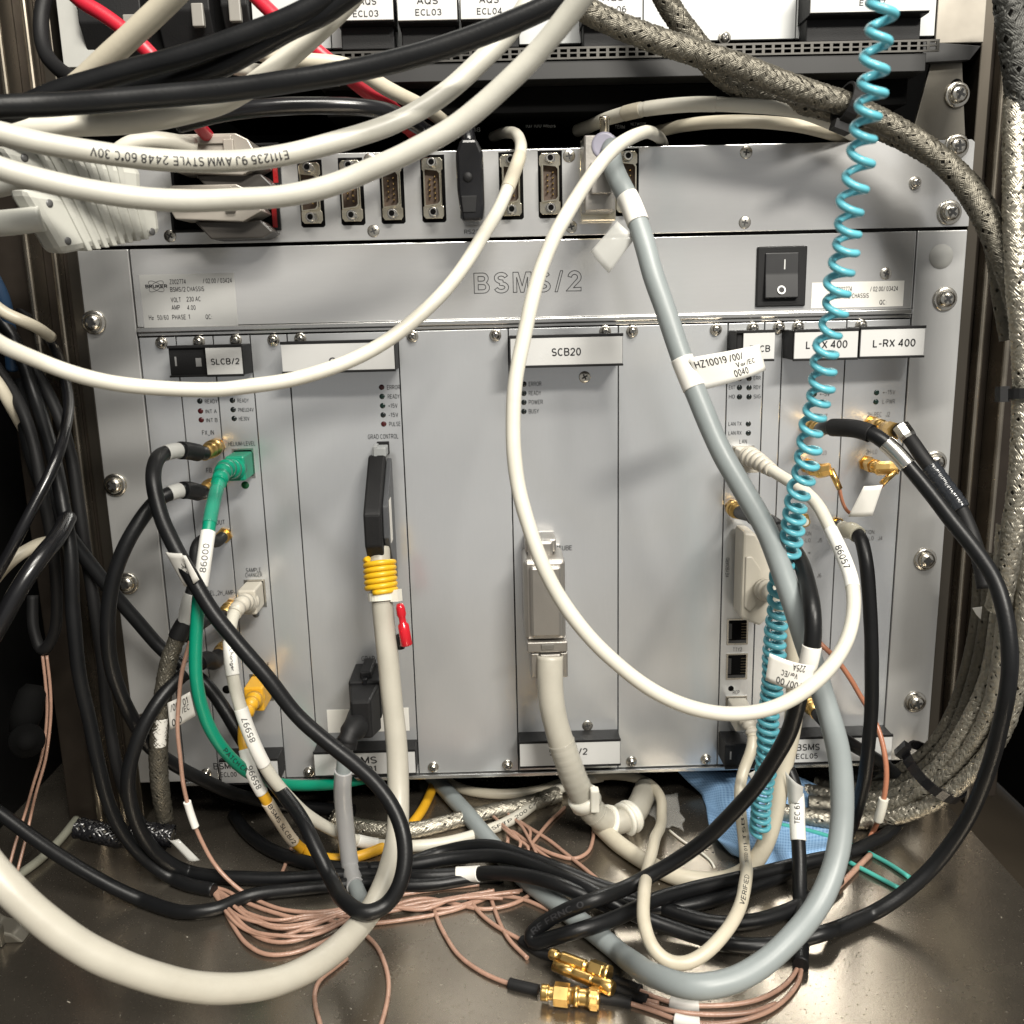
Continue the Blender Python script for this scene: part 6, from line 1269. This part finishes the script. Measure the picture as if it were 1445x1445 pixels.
for i, pts in enumerate(([(60, 925, 40), (64, 960, 42), (67, 1005, 44), (60, 1060, 46), (46, 1110, 44), (34, 1150, 40), (22, 1190, 50), (12, 1228, 60)], [(66, 925, 40), (70, 965, 42), (72, 1010, 44), (66, 1065, 46), (52, 1116, 44), (42, 1156, 40), (34, 1192, 50), (24, 1232, 60)])):
    cable('coax_wire', ['thin brown wire in the dark left corner, nearer the edge', 'thin brown wire in the dark left corner, farther from the edge'][i], pts, 1.7, PINK, cat='thin coax', group='brown wires at far left', n=8)
b_ = braid('mesh_sleeve', 'black woven mesh sleeve in the shadow left of the coax bundle', [(110, 1165, 56), (140, 1172, 58), (170, 1180, 58), (210, 1176, 56), (244, 1182, 56)], 9.0, BLACKG, nst=9, wires=1, cat='mesh sleeve')
m = sheet('clear_flag', [(236, 1182, 62), (252, 1184, 64), (282, 1214, 66), (262, 1210, 64)], CLEAR, None, bulge=2); tag(m, 'clear plastic flag at the end of the black mesh sleeve', 'plastic flag')
m = MB(); A_ = F(16, 1325); m.prism([(A_.x - 22, 0.2), (A_.x + 8, 0.2), (A_.x + 3, 5), (A_.x - 6, 8), (A_.x - 10, 12), (A_.x - 22, 13)], 'y', A_.y - 4, A_.y + 8, 1.0); m.box(A_.x - 3, A_.x - 1, A_.y - 7, A_.y - 3, 0.5, 11, 0.4); m = m.build('metal_clip', mat('dull_clip', (0.16, 0.15, 0.125), 0.4, metal=0.7)); tag(m, 'dull metal clip on the floor at the far lower left', 'clip')

# ================================================================== BLACK BUNDLE ON THE FLOOR
GF = 'black cables lying on the floor under the chassis'
for lab, pts, dia in (
    ('black floor cable nearest the chassis in the middle bundle', [fl(330, 1150, 4), fl(356, 1182, 4), fl(400, 1208, 4), fl(480, 1224, 4), fl(560, 1222, 4), fl(620, 1204, 4), fl(690, 1194, 12), fl(740, 1208, 14), fl(790, 1226, 14), fl(850, 1252, 8), fl(900, 1268, 5), fl(960, 1290, 4), fl(1010, 1302, 4), fl(1060, 1300, 4), fl(1110, 1286, 4), fl(1150, 1266, 4), fl(1182, 1240, 4)], 7.6),
    ):
    cable('floor_cable', lab, pts, dia, BLACK, group=GF)

# ================================================================== BROWN THIN COAX
GP = 'thin brown coax wires'
def pk(lab, pts, dia=2.2, **k): return cable('coax_wire', lab, pts, dia, PINK, cat='thin coax', group=GP, n=10, step=1.8, wob=0.25, **k)
c = pk('brown coax wire hanging past the white 01 tag with a white sleeve', [(268, 905, 66), (262, 930, 68), (256, 955, 70), (252, 991, 72), (250, 1032, 74), (254, 1075, 74), (260, 1112, 72), (270, 1150, 70), (284, 1184, 70), (306, 1224, 72), (346, 1261, 78), (390, 1281, 80), (440, 1288, 80), (490, 1282, 76), (540, 1272, 72)])
sleeve(c, (263, 1132), (277, 1168), SHRINK, name='white_sleeve', grow=0.9)
pk('brown coax wire leaving the black sleeve, highest of the fan', [(300, 1252, 66), (318, 1256, 68), (345, 1272, 76), (385, 1288, 84), (420, 1296, 88), (455, 1291, 86), (500, 1280, 76), (560, 1264, 66), (627, 1254, 60), (676, 1248, 56)])
pk('brown coax wire of the fan passing just under the highest one', [(300, 1254, 66), (322, 1266, 72), (356, 1292, 84), (400, 1300, 90), (445, 1296, 88), (488, 1305, 92), (527, 1303, 90), (580, 1296, 84), (616, 1290, 80), (650, 1282, 76), (690, 1266, 66)])
pk('brown coax wire making the wide lowest bend of the fan', [(299, 1256, 66), (312, 1276, 74), (330, 1310, 92), (350, 1334, 106), (378, 1347, 114), (410, 1345, 112), (450, 1332, 104), (490, 1312, 92), (530, 1296, 84), (560, 1277, 74), (599, 1268, 68), (641, 1275, 72), (682, 1283, 76), (724, 1276, 72), (752, 1260, 62)])
pk('brown coax wire making the second lowest bend of the fan', [(300, 1255, 66), (316, 1274, 74), (340, 1304, 90), (368, 1324, 100), (400, 1330, 104), (436, 1322, 98), (475, 1302, 90), (520, 1285, 80), (571, 1279, 74), (627, 1283, 76), (665, 1274, 72), (700, 1265, 66), (737, 1269, 68), (775, 1284, 78)])
pk('brown coax wire of the fan hidden under the thick off-white cable', [(302, 1254, 66), (330, 1278, 78), (365, 1300, 90), (410, 1312, 96), (460, 1308, 92), (500, 1290, 82), (550, 1284, 78)])
rj = random.Random(11)
for k in range(5):
    j_ = lambda a, b: (a + rj.uniform(-5, 5), b + rj.uniform(-6, 6))
    base = [(301, 1254), (322, 1270 + 5 * k), (352, 1288 + 6 * k), (395, 1297 + 7 * k), (440, 1294 + 6 * k), (490, 1290 + rj.uniform(-6, 10)), (540, 1282), (600, 1278), (650, 1270), (700 + 10 * k, 1262)]
    cable('coax_wire', 'thin brown coax wire in the dense middle of the fan leaving the black sleeve', [(301, 1254, 66)] + [fl(*j_(a, b), 2 + 2 * rj.random()) for a, b in base[1:]], 2.0, PINK, cat='thin coax', group='middle wires of the coax fan', n=8, step=1.8, wob=0.3)
for k in range(4):
    pts = [fl(690 + 14 * k + rj.uniform(-8, 8), 1150 + rj.uniform(-6, 12), 3), fl(712 + 12 * k, 1172 + rj.uniform(-8, 8), 5), fl(735 + rj.uniform(-10, 20), 1190 + rj.uniform(-8, 8), 4), fl(728 + 18 * k, 1210 + rj.uniform(-5, 8), 3), fl(760 + 10 * k, 1228, 2)]
    cable('coax_wire', 'thin brown coax wire in the loose tangle under the chassis middle', pts, 1.9, PINK, cat='thin coax', group='loose coax tangle', n=8, step=1.8, wob=0.3)
pk('brown coax wire looping over the floor below the thick off-white cable', [(505, 1308, 92), (516, 1319, 98), (532, 1336, 108), (544, 1364, 122), (547, 1400, 142), (540, 1440, 162), (528, 1470, 176)])
pk('brown coax wire rising from the bottom edge left of the loop', [(458, 1476, 176), (452, 1446, 164), (446, 1420, 152), (445, 1400, 142), (451, 1385, 134), (466, 1372, 126), (490, 1352, 116)])
c = pk('brown coax wire curving over the floor to the paired gold plugs', [(612, 1282, 76), (618, 1298, 84), (630, 1322, 100), (649, 1349, 116), (682, 1374, 130), (710, 1386, 136), (728, 1391, 140), (760, 1398, 144)])
sleeve(c, (720, 1389), (764, 1399), BLACKM, name='strain_relief', grow=1.6)
c = pk('brown coax wire running to the upper gold pin plug', [(660, 1262, 64), (672, 1282, 76), (690, 1300, 88), (712, 1315, 98), (736, 1328, 106), (760, 1344, 112), (786, 1352, 118)])
sleeve(c, (736, 1329), (784, 1351), BLACKM, name='strain_relief', grow=1.5)
pk('brown coax wire curving past the bent black lead to the floor', [(690, 1256, 62), (696, 1280, 74), (708, 1308, 92), (724, 1332, 108), (744, 1352, 120)])
pk('straight brown coax wire slanting under the chassis middle', [(726, 1154, -6), (740, 1164, 2), (780, 1190, 20), (820, 1222, 40), (858, 1252, 58)])
pk('brown coax wire crossing the slanting one under the chassis', [(797, 1139, -14), (775, 1162, 2), (755, 1185, 16), (738, 1204, 28)])
pk('brown coax wire bowing round under the big beige cable', [(838, 1165, 2), (837, 1185, 16), (828, 1204, 28), (812, 1212, 32), (780, 1206, 28), (745, 1188, 16), (720, 1172, 6), (716, 1190, 18)], dia=2.3)
pk('short brown coax wire hanging left of the yellow cable', [(415, 1180, 14), (410, 1200, 24), (402, 1222, 40), (396, 1236, 50)])
c = pk('brown coax wire ending at the upright black lead, upper of two', [(1128, 1362, 132), (1116, 1380, 142), (1098, 1396, 150), (1070, 1410, 156), (1040, 1417, 158), (1000, 1420, 158), (960, 1418, 156), (925, 1408, 150), (898, 1396, 144), (866, 1384, 138)])
sleeve(c, (985, 1419), (944, 1416), FROST, name='clear_marker', grow=1.6); sleeve(c, (905, 1399), (862, 1383), BLACKM, name='strain_relief', grow=1.6)
c = pk('brown coax wire ending at the upright black lead, lower of two', [(1131, 1364, 132), (1126, 1388, 146), (1108, 1412, 158), (1080, 1430, 166), (1045, 1440, 170), (1000, 1444, 172), (960, 1440, 168), (920, 1426, 160), (880, 1414, 154), (842, 1408, 150)])
sleeve(c, (990, 1444), (952, 1439), SHRINK, name='white_marker', grow=1.4); sleeve(c, (890, 1417), (845, 1409), BLACKM, name='strain_relief', grow=1.7)
pk('brown coax wire with dark print at the bottom edge', [(1095, 1416, 158), (1060, 1428, 164), (1010, 1432, 166), (950, 1428, 164), (910, 1416, 156), (880, 1398, 146)])
pk('short copper wire on the floor right of the grey cable', [(1228, 1206, 22), (1212, 1222, 34), (1196, 1238, 46), (1182, 1252, 54)], dia=3.2)
for i, pts in enumerate(([(1100, 1163, 0), (1140, 1172, 6), (1180, 1184, 14), (1225, 1203, 26), (1255, 1219, 36), (1283, 1238, 46)], [(1180, 1206, 26), (1214, 1226, 38), (1240, 1239, 46), (1268, 1253, 54)])):
    cable('teal_wire', ['teal wire strand on the floor right of the grey cable, upper of two', 'teal wire strand on the floor right of the grey cable, lower of two'][i], pts, 2.6, TEAL, cat='wire', group='teal wires', n=8)

# gold plugs on the floor ---------------------------------------------
def gold_barrel(name, label, A2, B2, prof, sides_at=()):
    A_, B_ = F(*A2), F(*B2); ax = B_ - A_; L = ax.length; r = empty(name, (A_.x, A_.y, 0))
    fine = []
    for i in range(len(prof) - 1):
        (t0, q0), (t1, q1) = prof[i], prof[i + 1]; fine.append((t0, q0))
        if abs(q1 - q0) < 0.05 and (t1 - t0) * L > 2.0:
            n_ = int((t1 - t0) * L / 0.55)
            for k in range(1, n_): fine.append((t0 + (t1 - t0) * k / n_, q0 - (0.16 if k % 2 else 0)))
    prof = fine + [prof[-1]]
    m = MB(); m.lathe(A_, ax, [(t * L, q) for t, q in prof], 20); m.build('barrel', GOLD, r)
    for t0, t1, q in sides_at:
        m = MB(); m.lathe(A_ + ax * t0, ax, [(0, q * 0.94), (0.3, q), ((t1 - t0) * L - 0.3, q), ((t1 - t0) * L, q * 0.94)], 6, smooth=False); m.build('hex_nut', GOLD, r)
    return tag(r, label, 'coaxial plug', 'gold plugs on the floor')
gold_barrel('gold_plug', 'gold pin plug lying uppermost on the floor', (776, 1345, 9), (860, 1376, 9), [(0, 2.2), (0.04, 2.7), (0.12, 2.7), (0.13, 2.2), (0.2, 2.2), (0.21, 2.9), (0.6, 2.9), (0.62, 2.3), (0.66, 2.3), (0.68, 3.8), (0.93, 3.8), (0.95, 4.2), (1, 4.2)], ((0.70, 0.90, 4.3),))
gold_barrel('gold_plug', 'gold pin plug lying between the upper pin plug and the hex nut pair', (782, 1362, 7), (866, 1396, 7), [(0, 2.6), (0.3, 2.8), (0.32, 2.2), (0.36, 2.9), (0.64, 2.9), (0.66, 2.2), (0.70, 3.4), (0.95, 3.6), (1, 2.8)])
gold_barrel('gold_plug', 'mated pair of gold hex nut plugs at the bottom of the pile', (764, 1400, 5.2), (846, 1410, 5.2), [(0, 3.6), (0.12, 3.6), (0.13, 2.9), (0.22, 2.9), (0.5, 3.6), (0.56, 3.6), (0.57, 4.4), (0.64, 4.4), (0.65, 3.7), (0.8, 3.7), (0.82, 4.5), (1, 4.5)], ((0.22, 0.48, 5.1), (0.84, 0.98, 5.0)))
c = pk('brown coax stub trailing from the middle gold pin plug', [(866, 1396, 142), (884, 1402, 146), (905, 1410, 150), (930, 1416, 154)]); sleeve(c, 0, (912, 1412), BLACKM, name='strain_relief', grow=1.6)
p = P(850, 1292, 80); m = MB(); m.lathe(p, (1, 0.2, 0), [(-4, 2.2), (-1, 2.2), (-0.9, 2.8), (2, 2.8), (2.1, 2.1), (5, 2.1)], 14); m = m.build('gold_ferrule', GOLD); tag(m, 'tiny gold ferrule peeping out between the black leads', 'ferrule')

# ================================================================== CLOTH AND BAG
def cloth(name, label, poly, m, amp, cat, n=26, seed=1):
    """crumpled sheet through a coarse grid of (u, v, d) rows"""
    rr = random.Random(seed); R_ = len(poly); C_ = len(poly[0]); ph = [rr.uniform(0, 6.28) for _ in range(8)]
    W_ = [[P(*q) for q in row] for row in poly]
    def S(s, t):
        x = s * (C_ - 1); y = t * (R_ - 1); i = min(C_ - 2, int(x)); j = min(R_ - 2, int(y)); fx, fy = x - i, y - j
        return W_[j][i].lerp(W_[j][i + 1], fx).lerp(W_[j + 1][i].lerp(W_[j + 1][i + 1], fx), fy)
    vs = []; uv = []
    for b in range(n + 1):
        for a in range(n + 1):
            s, t = a / n, b / n; p = S(s, t)
            k = amp * (math.sin(9 * s + 4 * t + ph[0]) + 0.6 * math.sin(17 * t - 6 * s + ph[1]) + 0.4 * math.sin(23 * s + 11 * t + ph[2])) + amp * 0.6 * abs(math.sin(7 * (s - t) + ph[3]))
            p = p + Vector((0.2, -0.7, 0.6)) * k
            if p.z < 0.6: p.z = 0.6
            vs.append(p); uv.append((s, t))
    q = MB(); q.add(vs, [(b * (n + 1) + a, b * (n + 1) + a + 1, (b + 1) * (n + 1) + a + 1, (b + 1) * (n + 1) + a) for b in range(n) for a in range(n)], 0, True)
    o = q.build(name, m); me = o.data; l_ = me.uv_layers.new(name='UVMap')
    for lp in me.loops: l_.data[lp.index].uv = uv[lp.vertex_index]
    md = o.modifiers.new('t', 'SOLIDIFY'); md.thickness = 0.0004
    tag(o, label, cat); return o
cloth('cloth_wipe', 'crumpled light blue woven cloth behind the turquoise coil under the chassis',
    [[(940, 1078, -30), (1000, 1085, -22), (1060, 1090, -18), (1120, 1096, -14), (1180, 1120, -6)], [(990, 1120, -14), (1020, 1112, -4), (1075, 1118, 2), (1130, 1128, 4), (1195, 1150, 4)],
     [(996, 1156, 4), (1022, 1150, 12), (1085, 1160, 16), (1130, 1168, 16), (1190, 1176, 16)], [fl(1010, 1182, 8), fl(1050, 1196, 9), fl(1090, 1204, 9), fl(1130, 1205, 9), fl(1172, 1196, 8)], [fl(1034, 1205, 3), fl(1070, 1222, 3), fl(1100, 1228, 3), fl(1140, 1227, 3), fl(1166, 1220, 3)]], CLOTH, 1.6, 'cloth', seed=4)
o = cloth('plastic_bag', 'crumpled clear plastic bag beside the white cable clamp under the chassis',
    [[(895, 1140, -6), (915, 1128, -12), (935, 1124, -14), (958, 1130, -16)], [(908, 1158, 6), (925, 1150, 4), (940, 1150, 2), (955, 1152, 2)], [(922, 1172, 10), (936, 1172, 10), (948, 1172, 8), (962, 1178, 10)], [(930, 1198, 24), (944, 1196, 24), (956, 1196, 22), (962, 1200, 24)]], CLEARB, 2.6, 'plastic bag', n=18, seed=9)
c = cable('white_string', 'thin white plastic tail curling from the clear bag', [(945, 1172, 18), (962, 1186, 24), (985, 1200, 30), (1004, 1216, 38), (1008, 1224, 42)], 1.4, NYLON, cat='plastic strip', n=8)

# dust on the shelf ----------------------------------------------------
rd = random.Random(5); q = MB()
for k in range(330):
    x, y = rd.uniform(-250, 250), rd.uniform(-215, 0); s_ = rd.choice((0.1, 0.12, 0.15, 0.18, 0.25)); a = rd.uniform(0, 6.28); l_ = s_ * rd.choice((1, 1, 1.5, 4))
    ca, sa = math.cos(a), math.sin(a); h = 0.15 + rd.random() * 0.2
    q.add([(x + ca * l_ - sa * s_, y + sa * l_ + ca * s_, h), (x - ca * l_ - sa * s_, y - sa * l_ + ca * s_, h * 0.5), (x - ca * l_ + sa * s_, y - sa * l_ - ca * s_, h), (x + ca * l_ + sa * s_ * 0.4, y + sa * l_ - ca * s_ * 0.4, h * 1.6)], [(0, 1, 2, 3)])
o = q.build('dust', mat('dust_fleck', (0.26, 0.24, 0.20), 0.8)); tag(o, 'pale dust flecks scattered over the shelf floor', 'dust', kind='stuff')
